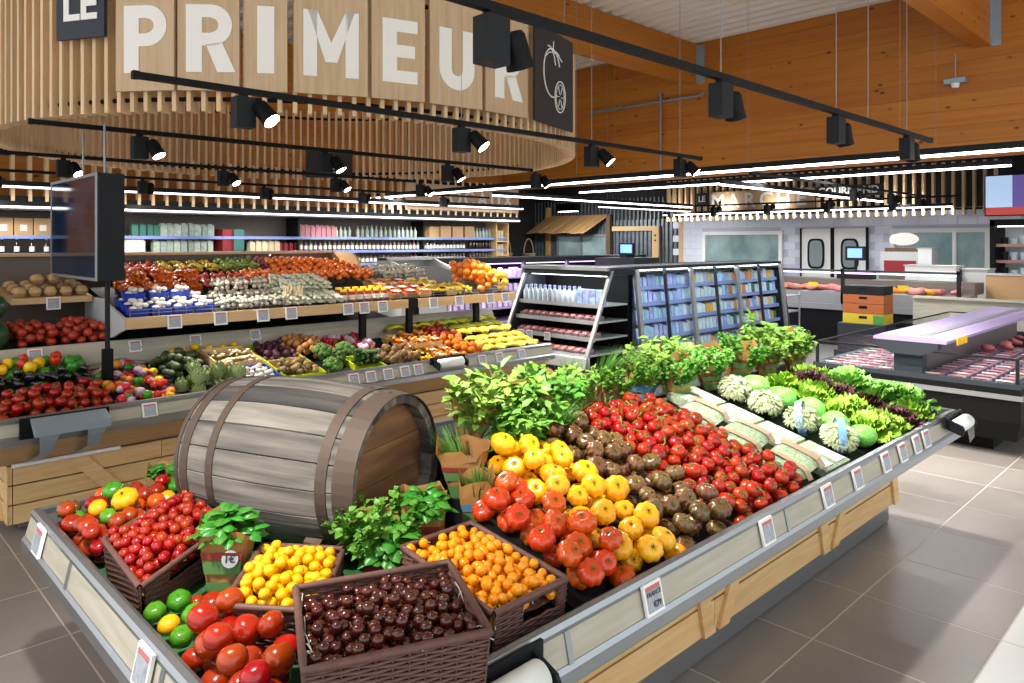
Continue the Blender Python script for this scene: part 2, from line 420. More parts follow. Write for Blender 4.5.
# long aisle side: crates with a V of two boards at each joint
for p, q in ((BX0, 1.66), (1.66, 2.86), (2.86, 4.06), (4.06, BX1)):
    for z0, z1 in zs: MB().box((p+.002, BY0-.02, z0), (q-.002, BY0, z1)).build('crate_board', 'crate_wood', isl)
for p in (1.66, 2.86, 4.06, 5.14):
    w = .085
    MB().prism([(p-.02-w, .12), (p-.02, .12), (p-.14, .595), (p-.14-w, .595)], 'y', BY0-.038, BY0-.02).build('brace_board', 'crate_wood', isl)
    if p < 5: MB().prism([(p+.01, .12), (p+.01+w, .12), (p+.01+w+.27, .595), (p+.01+.27, .595)], 'y', BY0-.038, BY0-.02).build('brace_board', 'crate_wood', isl)
for z0, z1 in zs:
    MB().box((BX0-.02, BY0, z0), (BX0, BY1, z1)).build('crate_board', 'crate_wood', isl)
    MB().box((BX1, BY0, z0), (BX1+.02, BY1, z1)).build('crate_board', 'crate_wood', isl)
    MB().box((BX0, BY1, z0), (BX1, BY1+.02, z1)).build('crate_board', 'crate_wood', isl)

# ---- price tags
mat('tag_print', '#c9cdd6', .4, noise=((160, 160, 60), '#5c6472', .55))
mat('tag_red', '#c46a6a', .5); mat('tag_green', '#7fa08c', .5); mat('ink', '#3a3d44', .6)
tf = MB().box((-.040, -.004, -.040), (.040, .004, .040)).mesh('price_tag', 'white')
tp = MB().box((-.032, -.0055, -.032), (.032, -.004, .021)).mesh('screen', 'tag_print')
tr = MB().box((-.032, -.0055, .022), (.032, -.004, .032)).mesh('header_band', 'tag_red')
def ptag(x, y, z, rot, label, sc=1, group='price tags'):
    o = tag(obj('price_tag', tf, None, (x, y, z), rot, sc), label, 'price tag', group)
    obj('screen', tp, o); obj('header_band', tr, o); return o
for x, n_ in ((1.88, 'below the yellow beefsteak tomatoes'), (2.62, 'below the vine tomatoes'), (3.17, 'below the bagged herb salads'), (3.50, 'below the salad trays'), (3.86, 'below the bagged curly chicory'), (4.10, 'below the green salad bags'), (4.32, 'below the pale lettuces'), (4.48, 'below the red lettuces')):
    o = ptag(x, Y0+.009, .712, (rad(-13), 0, 0), 'small white price tag on the steel rail ' + n_, 1.15)
    if x < 2: text('FRANCE', .017, 'ink', o, (0, -.007, .012), (rad(90), 0, 0), ext=.0004); text('€79', .020, 'ink', o, (.008, -.007, -.016), (rad(90), 0, 0), bold=.0005, ext=.0004)
for y, n_ in ((3.12, 'at the far corner of the island end rail'), (2.0, 'on the island end rail below the plum tomatoes')):
    ptag(X0+.009, y, .712, (rad(-13), 0, rad(-90)), 'small white price tag ' + n_, 1.25)

# ---- barrel
BC = Vector((1.612, 2.269, .939)); BA = Vector((-.37, .93, 0)).normalized()
brz = math.atan2(BA.y, BA.x)
bar = thing('wine_barrel', 'weathered grey oak barrel with rusty iron hoops lying on the produce island', 'barrel', tuple(BC), brz)
def bR(t): return .285 + .032 * (1 - (2*t-1)**2)      # outer radius along the length
BL = .82
mat('stave', '#56534f', .8, var=.2, noise=((1.6, 26, 26), '#2b2a2a', 1.2), bump=.7)
mat('stave_weathered', '#827c73', .8, var=.18, noise=((1.6, 24, 24), '#45423e', 1.2), bump=.7)
mat('hoop', '#57402f', .65, metal=.3, noise=((30, 30, 30), '#4c4642', .8))
mat('barrel_head', '#8f6a45', .6, var=.12, noise=((20, 3, 25), '#4e3320', .8))
NS = 20
for k in range(NS):
    a0, a1 = 2*pi*(k+.012)/NS, 2*pi*(k+.988)/NS; bb = MB(); vs = []; fs = []; m_ = 10
    for i in range(m_+1):
        t = i/m_; R_ = bR(t); dr = .0015*random.random()
        for (rr, aa) in ((R_-.003, a0), (R_+dr, a0+.008), (R_+dr, (a0+a1)/2), (R_+dr, a1-.008), (R_-.003, a1), (R_-.03, a1), (R_-.03, a0)):
            vs.append((t*BL, rr*cos(aa), rr*sin(aa)))
    for i in range(m_):
        for j in range(7): fs.append((i*7+j, i*7+(j+1) % 7, (i+1)*7+(j+1) % 7, (i+1)*7+j))
    fs += [tuple(range(7)), tuple(range(m_*7, m_*7+7))]
    bb.add(vs, fs); bb.build('stave', 'stave_weathered' if random.random() < .6 else 'stave', bar)
for (c_, w_) in ((.012, .06), (.115, .042), (.62, .036), (.765, .042), (.81, .02)):
    t0, t1 = (c_-w_/2)/BL, (c_+w_/2)/BL
    if c_ < .05: t0, t1 = -.012/BL, .07/BL
    r0, r1 = bR(max(t0, 0))+.005, bR(min(t1, 1))+.005; h = MB()
    h.lathe([(r0-.004, t0*BL), (r0, t0*BL), (r1, t1*BL), (r1-.004, t1*BL)], 48, axis='x', cap=False); hp = h.build('hoop', 'hoop', bar)
    hp.data.polygons.foreach_set('use_smooth', [False]*len(hp.data.polygons))
    MB().lathe([(.007, 0), (.007, .003), (.003, .006)], 8).build('rivet', 'hoop', hp, ((t0+t1)/2*BL, 0, (r0+r1)/2-.001))
for (z0, z1) in ((-.25, -.15), (-.148, -.03), (-.028, .10), (.102, .25)):
    bb = MB(); R_ = .256; pts = []
    zz = [z0 + (z1-z0)*i/6 for i in range(7)]
    pts = [(sqrt(max(R_*R_-z*z, 1e-5)), z) for z in zz] + [(-sqrt(max(R_*R_-z*z, 1e-5)), z) for z in zz[::-1]]
    bb.prism(pts, 'x', .05, .07).build('head_board', 'barrel_head', bar)
    bb = MB(); bb.prism(pts, 'x', BL-.07, BL-.05).build('head_board', 'barrel_head', bar)
for sx in (.15, .66):    # wooden chocks under it
    for sy in (-1, 1):
        MB().prism([(sy*.10, -.317), (sy*.26, -.317), (sy*.26, -.20), (sy*.245, -.185)], 'x', sx, sx+.07).build('chock', 'dark_plank', bar)

# ---- wicker baskets
mat('wicker', '#6d4a40', .6, var=.1, noise=((60, 60, 60), '#523630', .8))
mat('straw', '#d8d2c4', .8)
def basket(corner, e1, e2, h, label, fillz, notch=None):
    """rim corner + two edge vectors (3D); a real weave of stakes and wavy strands; returns fill surface data"""
    c = Vector(corner); e1 = Vector(e1); e2 = Vector(e2); dn = Vector((0, 0, -h)); taper = .06
    t = thing('wicker_basket', label, 'basket', tuple(c + (e1+e2)/2 + dn), 0, 'wicker baskets'); o0 = c + (e1+e2)/2 + dn
    ctr = (e1+e2)/2
    def pt(u, v, k):       # u,v in 0..1 on rim, k 0 rim .. 1 bottom
        p = c + e1*u + e2*v; p = p + (c + ctr - p)*taper*k + dn*k
        return p - o0
    cyc = []
    per = [((0,0),(1,0)), ((1,0),(1,1)), ((1,1),(0,1)), ((0,1),(0,0))]
    n1 = max(8, int(e1.length/.034)); n2 = max(8, int(e2.length/.034))
    path = []
    for q, (a, b_) in enumerate(per):
        m_ = n1 if q % 2 == 0 else n2
        for i in range(m_): s_ = i/m_; path.append((a[0]+(b_[0]-a[0])*s_, a[1]+(b_[1]-a[1])*s_, q))
    st = MB(); wv = MB(); rows = max(8, int(h/.009))
    def cut(u, v, q, k): return notch is not None and q == notch[0] and notch[1] < (u if q % 2 == 0 else v) < notch[2] and k < .42 and k > .08
    for (u, v, q) in path:
        k0 = .42 if cut(u, v, q, .2) else 0
        st.tube([pt(u, v, k0), pt(u, v, 1)], .003, 4)
    nP = len(path)
    for r_ in range(rows):
        k = .04 + (r_+.5)/rows*.95; pts = []
        for i in range(nP):
            u, v, q = path[i]
            for half in (0, .5):
                j = (i+1) % nP; u2, v2, q2 = path[j]
                if half and abs(u2-u)+abs(v2-v) > .5: continue
                uu, vv = u+(u2-u)*half, v+(v2-v)*half
                p = pt(uu, vv, k); outd = Vector((uu-.5, vv-.5, 0)); nrm = (e1*(1 if q == 1 else -1 if q == 3 else 0) + e2*(1 if q == 2 else -1 if q == 0 else 0)).normalized()
                off = .003*(1 if (i + r_) % 2 == 0 else -1) if half == 0 else 0
                if cut(uu, vv, q, k):
                    if len(pts) > 1: wv.tube(pts, .0045, 4, cap=False)
                    pts = []; continue
                pts.append(p + nrm*off)
        if pts: wv.tube(pts + ([pts[0]] if notch is None else []), .0045, 4, cap=False)
    st.build('stakes', 'wicker', t); wv.build('weave', 'wicker', t)
    rim = MB(); pts = [pt(u, v, 0) for u, v, q in path]; rim.tube(pts+[pts[0]], .010, 6, cap=False); rim.build('rim', 'wicker', t)
    bt = MB(); a_, b_, c_, d_ = pt(0,0,1), pt(1,0,1), pt(1,1,1), pt(0,1,1)
    bt.quad(a_, b_, c_, d_); bt.quad(a_+Vector((0,0,.008)), b_+Vector((0,0,.008)), c_+Vector((0,0,.008)), d_+Vector((0,0,.008))); bt.build('bottom', 'wicker', t)
    ln = MB(); fz = Vector((0, 0, 0)); kk = fillz
    N_ = 6; vs = []; fs = []
    for i in range(N_+1):
        for j in range(N_+1): vs.append(pt(.04+.92*i/N_, .04+.92*j/N_, kk) + Vector((0, 0, random.uniform(-.004, .004))))
    for i in range(N_):
        for j in range(N_): fs.append((i*(N_+1)+j, (i+1)*(N_+1)+j, (i+1)*(N_+1)+j+1, i*(N_+1)+j+1))
    ln.add(vs, fs); ln.build('straw_liner', 'straw_brown', t)
    st_ = MB(); rn = random.Random(len(label))
    for _ in range(14):
        u, v = rn.choice(((rn.random(), .03), (rn.random(), .97), (.03, rn.random()), (.97, rn.random())))
        p = pt(u, v, rn.uniform(-.02, .2)); d = Vector((rn.uniform(-1, 1), rn.uniform(-1, 1), rn.uniform(0, 1)))*.025
        st_.tube([p-d, p+Vector((0,0,.006)), p+d*.8+Vector((0, 0, -.004))], .0012, 4)
    st_.build('straw', 'straw', t)['kind'] = 'stuff'
    return dict(c=c, e1=e1, e2=e2, h=h, k=kk, taper=taper)
def basket_fill(B, n, radii, protos, label, group, crown=.03, seed=1, rot=True, edge=.05, mh=3.6):
    rn = random.Random(seed); e1, e2, c = B['e1'], B['e2'], B['c']
    det = e1.x*e2.y - e1.y*e2.x
    def inv(x, y):
        dx, dy = x-c.x, y-c.y; return (dx*e2.y-dy*e2.x)/det, (dy*e1.x-dx*e1.y)/det
    def region(r): 
        u, v = r.uniform(edge, 1-edge), r.uniform(edge, 1-edge); p = c+e1*u+e2*v; return p.x, p.y
    def floor(x, y):
        u, v = inv(x, y); u = min(max(u, 0), 1); v = min(max(v, 0), 1)
        return (c+e1*u+e2*v).z - B['h']*B['k'] + crown*16*u*(1-u)*v*(1-v)
    for (x, y, z, r) in pile(n, region, radii, floor, 16, rnd=rn, maxh=radii[1]*mh):
        place(protos, (x, y, z), rnd_rot(rn) if rot else (rn.uniform(-.4, .4), rn.uniform(-.4, .4), rn.uniform(0, 6.28)), r, label, group, rn)
mat('straw_brown', '#5c4032', .8)
def vm(col, name, **k): return mat(name, col, k.pop('rough', .2), **k)
vm('#990d08', 'tom_red', var=.12, hue=.014, coat=.15); vm('#a31209', 'tom_vine', var=.12, hue=.012, coat=.1)
vm('#9a0c08', 'tom_cherry', var=.12, hue=.01, coat=.15)
vm('#eeaa04', 'tom_yellow', var=.07, hue=.008, coat=.15); vm('#ee8f06', 'tom_orange', var=.06, hue=.008, coat=.15)
vm('#4a120d', 'tom_brown', var=.3, hue=.014, coat=.3)
vm('#e8960c', 'beef_yellow', var=.06, hue=.006, coat=.15, noise=((1.2, 1.2, 1.2), '#eeae18', .7)); vm('#c4300f', 'beef_red', var=.1, hue=.012, coat=.15, noise=((1.3, 1.3, 1.3), '#d24a16', .7))
vm('#5e3423', 'beef_dark', var=.2, hue=.03, coat=.2, noise=((1.3, 1.3, 1.8), '#6a4a2a', .6)); vm('#4d8a1a', 'tom_green', var=.15, hue=.015, coat=.2)
mat('calyx', '#4e6a23', .6, var=.15); mat('vine', '#6f8a3a', .6)
def cal(sz=.45, z=.78, n=5):
    b = MB()
    for k in range(n):
        a = 2*pi*k/n; w = .09*sz/.45
        b.add([(w*cos(a+1.57), w*sin(a+1.57), z), (w*cos(a-1.57), w*sin(a-1.57), z), (sz*cos(a), sz*sin(a), z+.10), (.5*sz*cos(a), .5*sz*sin(a), z+.02)], [(0,1,3),(1,2,3),(0,3,2)])
    b.tube([(0, 0, z-.05), (.02, 0, z+.16)], .07*sz/.45, 5)
    return b.mesh('calyx', 'calyx')
CAL, CALS = cal(.52, .88), cal(.28, .62, 5)
def tom(name, mt, cat='tomato', calx=None, nv=3, **k):
    return [dict(name=name, cat=cat, mesh=fruit(seed=s_*7+3, **k).mesh(name, mt), kids=([('calyx', calx)] if calx else [])) for s_ in range(nv)]
CH = dict(n=10, m=7, dimple=.08)
T_brown = tom('dark_cherry_tomato', 'tom_brown', rz=.97, **CH); T_red = tom('red_cherry_tomato', 'tom_cherry', rz=1.12, **CH)
T_orange = tom('orange_cherry_tomato', 'tom_orange', rz=1.05, **CH); T_yel = tom('yellow_cherry_tomato', 'tom_yellow', rz=1.0, **CH)
BK1 = basket((.912, 1.722, .92), (.376, -.155, 0), (-.165, -.345, 0), .14, 'square wicker basket of dark brown cherry tomatoes at the island corner', .50)
basket_fill(BK1, 235, (.0145, .0165), T_brown, 'shiny dark brown cherry tomato in the wicker basket nearest the island corner', 'dark brown cherry tomatoes', .02, 3)
BK2 = basket((1.305, 1.405, .83), (.285, 0, 0), (.055, .48, .015), .165, 'wicker basket of orange cherry tomatoes against the steel rail', .36, (0, .42, .86))
basket_fill(BK2, 200, (.0145, .0175), T_orange, 'orange cherry tomato in the wicker basket against the steel rail', 'orange cherry tomatoes', .03, 4)
BK3 = basket((1.085, 2.265, .82), (.17, -.21, 0), (-.262, -.302, 0), .145, 'wicker basket of yellow cherry tomatoes in front of the barrel', .36)
basket_fill(BK3, 135, (.0165, .0185), T_yel, 'bright yellow cherry tomato in the wicker basket before the barrel', 'yellow cherry tomatoes', .03, 5)
BK4 = basket((.715, 2.275, .80), (.027, .45, 0), (.36, .24, .02), .125, 'wicker basket of red cherry tomatoes beside the end rail', .40, (3, .3, .75))
basket_fill(BK4, 210, (.0165, .019), T_red, 'bright red cherry tomato in the wicker basket beside the end rail', 'red cherry tomatoes', .025, 6)
# ---------------------------------------------------------------- overhead: tracks, spots, linear lights, slatted drum
TZ = 2.63
spot_block = MB().box((-.055, -.04, -.19), (.055, .04, -.02)).mesh('driver_box', 'charcoal')
spot_stem = MB().box((-.02, -.02, -.03), (.02, .02, .0)).mesh('track_adapter', 'black')
hb = MB(); hb.lathe([(.036, .0), (.046, .015), (.050, .10), (.056, .135)], 16); spot_can = hb.mesh('lamp_housing', 'black')
spot_lens = MB().lathe([(.0001, .1355), (.048, .1355)], 16, cap=False).mesh('lens', 'lens')
def spot(x, y, z, aim, label, power=SPOT_W, size=rad(75), scale=1, lamp=True, side=1):
    t = thing('track_spotlight', label, 'spotlight', (x, y, z), 0, 'track spotlights'); t.scale = (scale,)*3
    obj('track_adapter', spot_stem, t); obj('driver_box', spot_block, t)
    d = Vector(aim).normalized(); p0 = Vector((.075, -.045, -.07)) if d.y < 0 else Vector((.10, -.01, -.075))
    e = euler_to(d)
    can = obj('lamp_housing', spot_can, t, p0 - d*.02, e); obj('lens', spot_lens, can)
    if lamp:
        ld = bpy.data.lights.new('lamp', 'SPOT'); ld.energy = power; ld.spot_size = size; ld.spot_blend = .7; ld.shadow_soft_size = .05; ld.color = (1, .955, .89)
        lo = bpy.data.objects.new('lamp', ld); C.objects.link(lo); lo.parent = t; lo.location = p0 + d*.14; lo.rotation_euler = (Vector((0, 0, 0)) - d).to_track_quat('Z', 'Y').to_euler()
    return t
def track(x0, x1, y, z, label, wires=()):
    t = thing('lighting_track', label, 'lighting track', (0, 0, 0), 0, 'lighting tracks')
    MB().box((x0, y-.018, z), (x1, y+.018, z+.034)).build('track_profile', 'black', t)
    MB().box((x0-.03, y-.021, z-.003), (x0, y+.021, z+.037)).build('end_cap', 'black', t); MB().box((x1, y-.021, z-.003), (x1+.03, y+.021, z+.037)).build('end_cap', 'black', t)
    for x in wires: MB().tube([(x, y, z+.03), (x, y, 5.6)], .0025, 5).build('suspension_wire', 'grey_metal', t)
    return t
XS = [1.8, 3.4, 4.85, 6.2]
names = ['above the front island', 'in front of the slatted drum', 'under the slatted drum', 'behind the screen', 'above the bottle shelves']
rows = ((1.95, -.5, 6.75, (.40, .08, -.85)), (4.0, 1.25, 6.55, (.35, -.62, -.75)), (6.05, 1.2, 6.2, (.3, -.4, -.8)), (8.3, .9, 6.1, (.3, -.55, -.8)), (10.4, .5, 9.5, (.1, .7, -.7)))
ordn = ['first', 'second', 'third', 'fourth', 'fifth', 'sixth']
for k, (y, x0, x1, aim) in enumerate(rows):
    track(x0, x1, y, TZ, 'black lighting track %s' % names[k], wires=[x for x in XS if k < 2] + ([5.4] if k < 1 else []))
    for i, x in enumerate(XS if k < 4 else [1.5, 3.2, 4.9, 6.6, 8.3]):
        spot(x + (.1 if k > 1 else 0), y, TZ, aim, 'black track spotlight, %s along the track %s' % (ordn[i], names[k]), SPOT_W if k < 4 else 45)
spot(.2, 1.95, TZ, (.3, .2, -.8), 'black track spotlight at the near end of the track above the front island')
def linear(p, q, label, m='tube', power=10, wires=True):
    t = thing('linear_light', label, 'ceiling light', (0, 0, 0), 0, 'linear lights'); p = Vector(p); q = Vector(q)
    ax = 0 if abs(q.x-p.x) > abs(q.y-p.y) else 1; w = .024
    lo = Vector((min(p.x, q.x), min(p.y, q.y), p.z)); hi = Vector((max(p.x, q.x), max(p.y, q.y), p.z)); e = Vector((0, w, 0)) if ax == 0 else Vector((w, 0, 0))
    MB().box(lo - e + Vector((0, 0, .012)), hi + e + Vector((0, 0, .075))).build('housing', 'charcoal', t)
    MB().box(lo - e*.8 - Vector((0, 0, .012)), hi + e*.8 + Vector((0, 0, .011))).build('diffuser', m, t)
    ld = bpy.data.lights.new('tube_light', 'AREA'); ld.shape = 'RECTANGLE'; ln = (hi-lo).length; ld.size = ln if ax == 0 else .06; ld.size_y = .06 if ax == 0 else ln; ld.energy = ln * power; ld.color = (.96, .98, 1)
    la = bpy.data.objects.new('tube_light', ld); C.objects.link(la); la.parent = t; la.location = (lo+hi)/2 - Vector((0, 0, .02))
    if wires:
        for f_ in (.12, .5, .88):
            c = lo + (hi-lo)*f_
            MB().tube([c + Vector((0, 0, .075)), (c.x, c.y, 5.6 if c.x < 12.4 else 3.9)], .002, 4).build('suspension_wire', 'grey_metal', t)
    return t
linear((7.85, 1.2, TZ), (7.85, 12.3, TZ), 'long white linear light running across the store in front of the timber wall')
linear((10.8, 2.2, TZ+.12), (10.8, 9.2, TZ+.12), 'white linear light crossing behind the long one, above the meat counters')
linear((8.9, 9.6, TZ), (15.4, 9.6, TZ), 'white linear light over the chilled cabinets towards the corrugated wall')
linear((9.6, 5.5, TZ), (16.0, 5.5, TZ), 'white linear light slanting over the glass-fronted chiller')
linear((13.6, 11.0, TZ), (18.0, 11.0, TZ), 'short white linear light before the corrugated wall', 'tube_far')
for k, x in enumerate((11.6, 13.2, 14.6)): spot(x, 4.4, TZ, (.2, -.4, -.8), 'small black spotlight on the rear track, %s from the front' % ordn[k], 60)
track(8.4, 15.0, 4.4, TZ, 'thin dark track above the meat counters')

# drum of upright slats
DX, DY, DR = 3.87, 7.03, 2.74
drum = thing('slatted_drum', 'large round hanging canopy of pale upright wooden slats with letter panels', 'canopy', (DX, DY, 2.68))
sm = MB().box((-.055, -.014, 0), (.055, .014, .96)).mesh('slat', 'slat_wood')
NSL = 176
for k in range(NSL):
    a = 2*pi*k/NSL; obj('slat', sm, drum, (DR*cos(a), DR*sin(a), 0), (0, 0, a))
for z in (.09, .86):
    rb = MB(); rb.tube([(DR*cos(2*pi*k/96), DR*sin(2*pi*k/96), z) for k in range(97)], .017, 6, cap=False); rb.build('ring_rod', 'black', drum)
for a in (30, 120, 210, 300):
    MB().tube([(DR*cos(rad(a)), DR*sin(rad(a)), .9), (DR*cos(rad(a)), DR*sin(rad(a)), 2.92)], .003, 5).build('suspension_wire', 'grey_metal', drum)
mat('letter_white', '#e9e4dc', .6)
def letter(ch, parent, w):
    """heavy sans capital, .45 m tall, built from flat strokes standing 5 mm proud of its panel"""
    H_, t = .45, .105; z0 = .25; b = MB()
    def poly(pts): b.prism([(u, z0+v) for u, v in pts], 'x', .012, .018)
    def arc(cu, cv, ro, ri, a0, a1, so=1, n=12):
        A = [a0+(a1-a0)*i/n for i in range(n+1)]
        for p_, q_ in zip(A, A[1:]): poly([(cu+ri*cos(p_)*so, cv+ri*sin(p_)), (cu+ro*cos(p_)*so, cv+ro*sin(p_)), (cu+ro*cos(q_)*so, cv+ro*sin(q_)), (cu+ri*cos(q_)*so, cv+ri*sin(q_))])
    def bar(u0, u1, v0, v1): poly([(u0, v0), (u1, v0), (u1, v1), (u0, v1)])
    if ch in 'PR':
        L_ = -.145; bar(L_, L_+t, 0, H_); r = .137; c_ = L_+.165
        bar(L_+t, c_, H_-.085, H_); bar(L_+t, c_, H_-2*r, H_-2*r+.085); arc(c_, H_-r, r, r-.085 if False else r-.09, -pi/2, pi/2)
        if ch == 'R': poly([(L_+.13, .185), (L_+.235, .2), (L_+.325, 0), (L_+.205, 0)])
    elif ch == 'I': bar(-.055, .055, 0, H_)
    elif ch == 'E':
        bar(-.12, -.12+t, 0, H_)
        for v0, u1 in ((0, .14), (.182, .12), (H_-.088, .14)): bar(-.12+t, u1, v0, v0+.088)
    elif ch == 'U':
        bar(-.155, -.155+t, .155, H_); bar(.155-t, .155, .155, H_); arc(0, .155, .155, .05, pi, 2*pi)
    elif ch == 'M':
        bar(-.185, -.095, 0, H_); bar(.095, .185, 0, H_)
        poly([(-.095, H_), (-.155, H_), (-.04, .10), (0, .10), (0, .235)]); poly([(0, .235), (0, .10), (.04, .10), (.155, H_), (.095, H_)])
    return b.build('letter', 'letter_white', parent)
def on_drum(a0, a1, r): 
    am = rad((a0+a1)/2); w = 2*r*sin(rad(a1-a0)/2); d = r*cos(rad(a1-a0)/2) ; return am, w, d
for ch, a0, a1 in (('P', -144.9, -136.3), ('R', -136.1, -127.7), ('I', -127.3, -121.5), ('M', -120.9, -110.7), ('E', -110.4, -102.2), ('U', -101.6, -92.0), ('R', -91.6, -81.5)):
    am, w, d = on_drum(a0, a1, 2.84); w -= .012
    p = MB().box((-.012, -w/2, .13), (.012, w/2, .93)).build('letter_panel', 'panel_wood', drum, (d*cos(am), d*sin(am), 0)); p.rotation_euler = (0, 0, am)
    letter(ch, p, w)
am, w, d = on_drum(-154.3, -146.2, 2.86)
p = MB().box((-.012, -w/2, .50), (.012, w/2, .95)).build('name_board', 'navy', drum, (d*cos(am), d*sin(am), 0)); p.rotation_euler = (0, 0, am)
o = text('LE', .30, 'letter_white', p, (.016, 0, .72), (rad(90), 0, rad(90)), bold=.008, ext=.003)
def board(a0, a1, r, z0, z1, parent=drum):
    am, w, d = on_drum(a0, a1, r)
    p = MB().box((-.01, -w/2, z0), (.01, w/2, z1)).build('chalk_board', 'board_black', parent, (d*cos(am), d*sin(am), 0)); p.rotation_euler = (0, 0, am); return p, w
p, w = board(-80.0, -64.0, 2.86, .13, .95)
# chalk drawing: a whole tomato with leaves and a cut slice
ck = MB(); rn = random.Random(3)
def stroke(pts, r=.006): ck.tube([(.014, u, v) for u, v in pts], r, 4)
def ell(cu, cv, a, b_, t0=0, t1=6.28, n_=20, rot=0): return [(cu + a*cos(t)*cos(rot) - b_*sin(t)*sin(rot), cv + a*cos(t)*sin(rot) + b_*sin(t)*cos(rot)) for t in [t0+(t1-t0)*i/n_ for i in range(n_+1)]]
stroke(ell(-.07, .58, .17, .21, .4, 5.2)); stroke(ell(-.068, .58, .175, .205, .5, 4.9), .004)
stroke(ell(.10, .40, .11, .14, 0, 6.28, 22, -.2)); stroke(ell(.10, .40, .085, .11, 0, 6.28, 18, -.2), .004)
for k in range(6): a = k*1.05; stroke([(.10+.02*cos(a), .40+.025*sin(a)), (.10+.075*cos(a), .40+.1*sin(a))], .004)
for (u, v) in ((-.2, .70), (-.16, .80), (-.04, .86), (.08, .76), (.14, .72), (0, .66)): stroke([(-.05, .76), ((u-.05)/2, (v+.80)/2), (u, v)], .005)
ck.build('chalk_drawing', 'chalk', p)
p, w = board(48, 62, 2.62, .02, .42)      # the board on the far side, seen through
ck = MB(); stroke(ell(0, .22, .12, .09)); stroke(ell(0, .26, .07, .05)); stroke([(-.1, .1), (.1, .1)]); ck.build('chalk_drawing', 'chalk', p)
p.rotation_euler = (0, 0, p.rotation_euler.z + pi)
for ch_ in p.children: pass

cd_ = tag(MB().tube([(12.44, 7.5, 4.62), (12.44, 10.3, 4.62)], .03, 8).build('conduit_pipe', 'grey_metal'), 'grey conduit pipe running along the timber wall', 'pipe')
MB().box((12.40, 7.48, 4.58), (12.48, 7.54, 4.66)).build('pipe_clamp', 'grey_metal', cd_); MB().box((12.40, 9.4, 4.58), (12.48, 9.46, 4.66)).build('pipe_clamp', 'grey_metal', cd_)
rd = tag(MB().tube([(12.40, 8.45, 3.05), (12.40, 8.45, 4.75)], .022, 8).build('drop_rod', 'grey_metal'), 'thin upright grey rod before the timber wall', 'rod')
MB().box((12.37, 8.42, 4.72), (12.48, 8.48, 4.78)).build('rod_bracket', 'grey_metal', rd)
se = thing('wall_sensor', 'small grey sensor box hanging on the timber wall near the upper beam', 'sensor', (12.36, 3.22, 4.16))
MB().box((-.06, -.14, 0), (.06, .14, .07)).build('sensor_body', 'galvanised', se); MB().lathe([(.05, -.06), (.06, 0)], 10).build('sensor_dome', 'white', se); MB().tube([(0, 0, .07), (0, 0, .45)], .008, 6).build('stem', 'galvanised', se); MB().box((-.01, -.02, .02), (.13, .02, .05)).build('wall_arm', 'galvanised', se)
# ---------------------------------------------------------------- produce on the front island
rn5 = random.Random(55)
def at(px, py, z):
    """point on a level plane seen at a photo position (1024x683 frame)"""
    r, s_ = (px-512)/735, (242-py)/735; d = (z-1.8)/s_; th = rad(45.7)
    return ((cos(th)+sin(th)*r)*d, (sin(th)-cos(th)*r)*d)
BIG = dict(n=20, m=12)
T_plum = tom('large_tomato', 'tom_red', rz=.92, dimple=.10, n=20, m=12, nv=3, lobes=.05, ribs=5, depth=.04)
T_round = tom('round_tomato', 'tom_red', calx=CALS, rz=.86, dimple=.14, n=14, m=9)
T_green = tom('green_tomato', 'tom_green', calx=CALS, rz=.82, ribs=6, depth=.07, dimple=.18, n=36, m=10)
T_byel = tom('yellow_beefsteak_tomato', 'beef_yellow', calx=CALS, rz=.76, ribs=9, depth=.075, dimple=.34, lobes=.05, n=54, m=12, nv=4)
T_bred = tom('orange_red_beefsteak_tomato', 'beef_red', calx=CALS, rz=.74, ribs=9, depth=.09, dimple=.34, lobes=.06, n=54, m=12, nv=4)
T_bdark = tom('dark_ribbed_tomato', 'beef_dark', calx=CALS, rz=.74, ribs=10, depth=.10, dimple=.30, lobes=.05, n=60, m=12, nv=4)
T_oround = tom('orange_tomato', 'beef_red', calx=CALS, rz=.85, dimple=.12, n=14, m=9)
T_yround = tom('yellow_tomato', 'beef_yellow', calx=CALS, rz=.85, dimple=.12, n=14, m=9)
# corner of big red tomatoes beside the brown basket
def corner_region(r):
    y = r.uniform(1.42, 1.98); xmax = .70 + (y-1.377)*.47 if y < 1.72 else .90 - (y-1.72)*.15; return r.uniform(.735, max(.74, xmax)), y
for (x, y, z, r) in pile(60, corner_region, (.035, .043), lambda x, y: .675, 20, seed=5, maxh=.15):
    place(T_plum, (x, y, z), rnd_rot(rn5), r, 'large glossy red tomato heaped at the near end of the island', 'large red tomatoes', rn5)
for i, (px, py, K, r, lab) in enumerate(((155, 611, T_green, .032, 'green tomato nearest the end rail beside the red cherry basket'), (179, 601, T_green, .036, 'bright green tomato standing between the basket and the paper sleeve'), (197, 598, T_round, .022, 'small blush red tomato on top of the green tomatoes'),
        (195, 616, T_green, .038, 'largest green tomato, in the middle of its cluster'), (169, 624, T_yround, .031, 'orange-yellow tomato among the green tomatoes'), (182, 636, T_green, .033, 'green tomato touching the big red tomatoes'), (212, 606, T_round, .04, 'red tomato wedged against the yellow cherry basket'))):
    x, y = at(px, py, .73); place(K, (max(x, .69+r), y, .70+r*.86), tiltrot(rn5.uniform(.1, .6), rn5.uniform(-.6, -.1), rn5.uniform(0, 6)), r, lab, 'green tomato cluster', rn5)
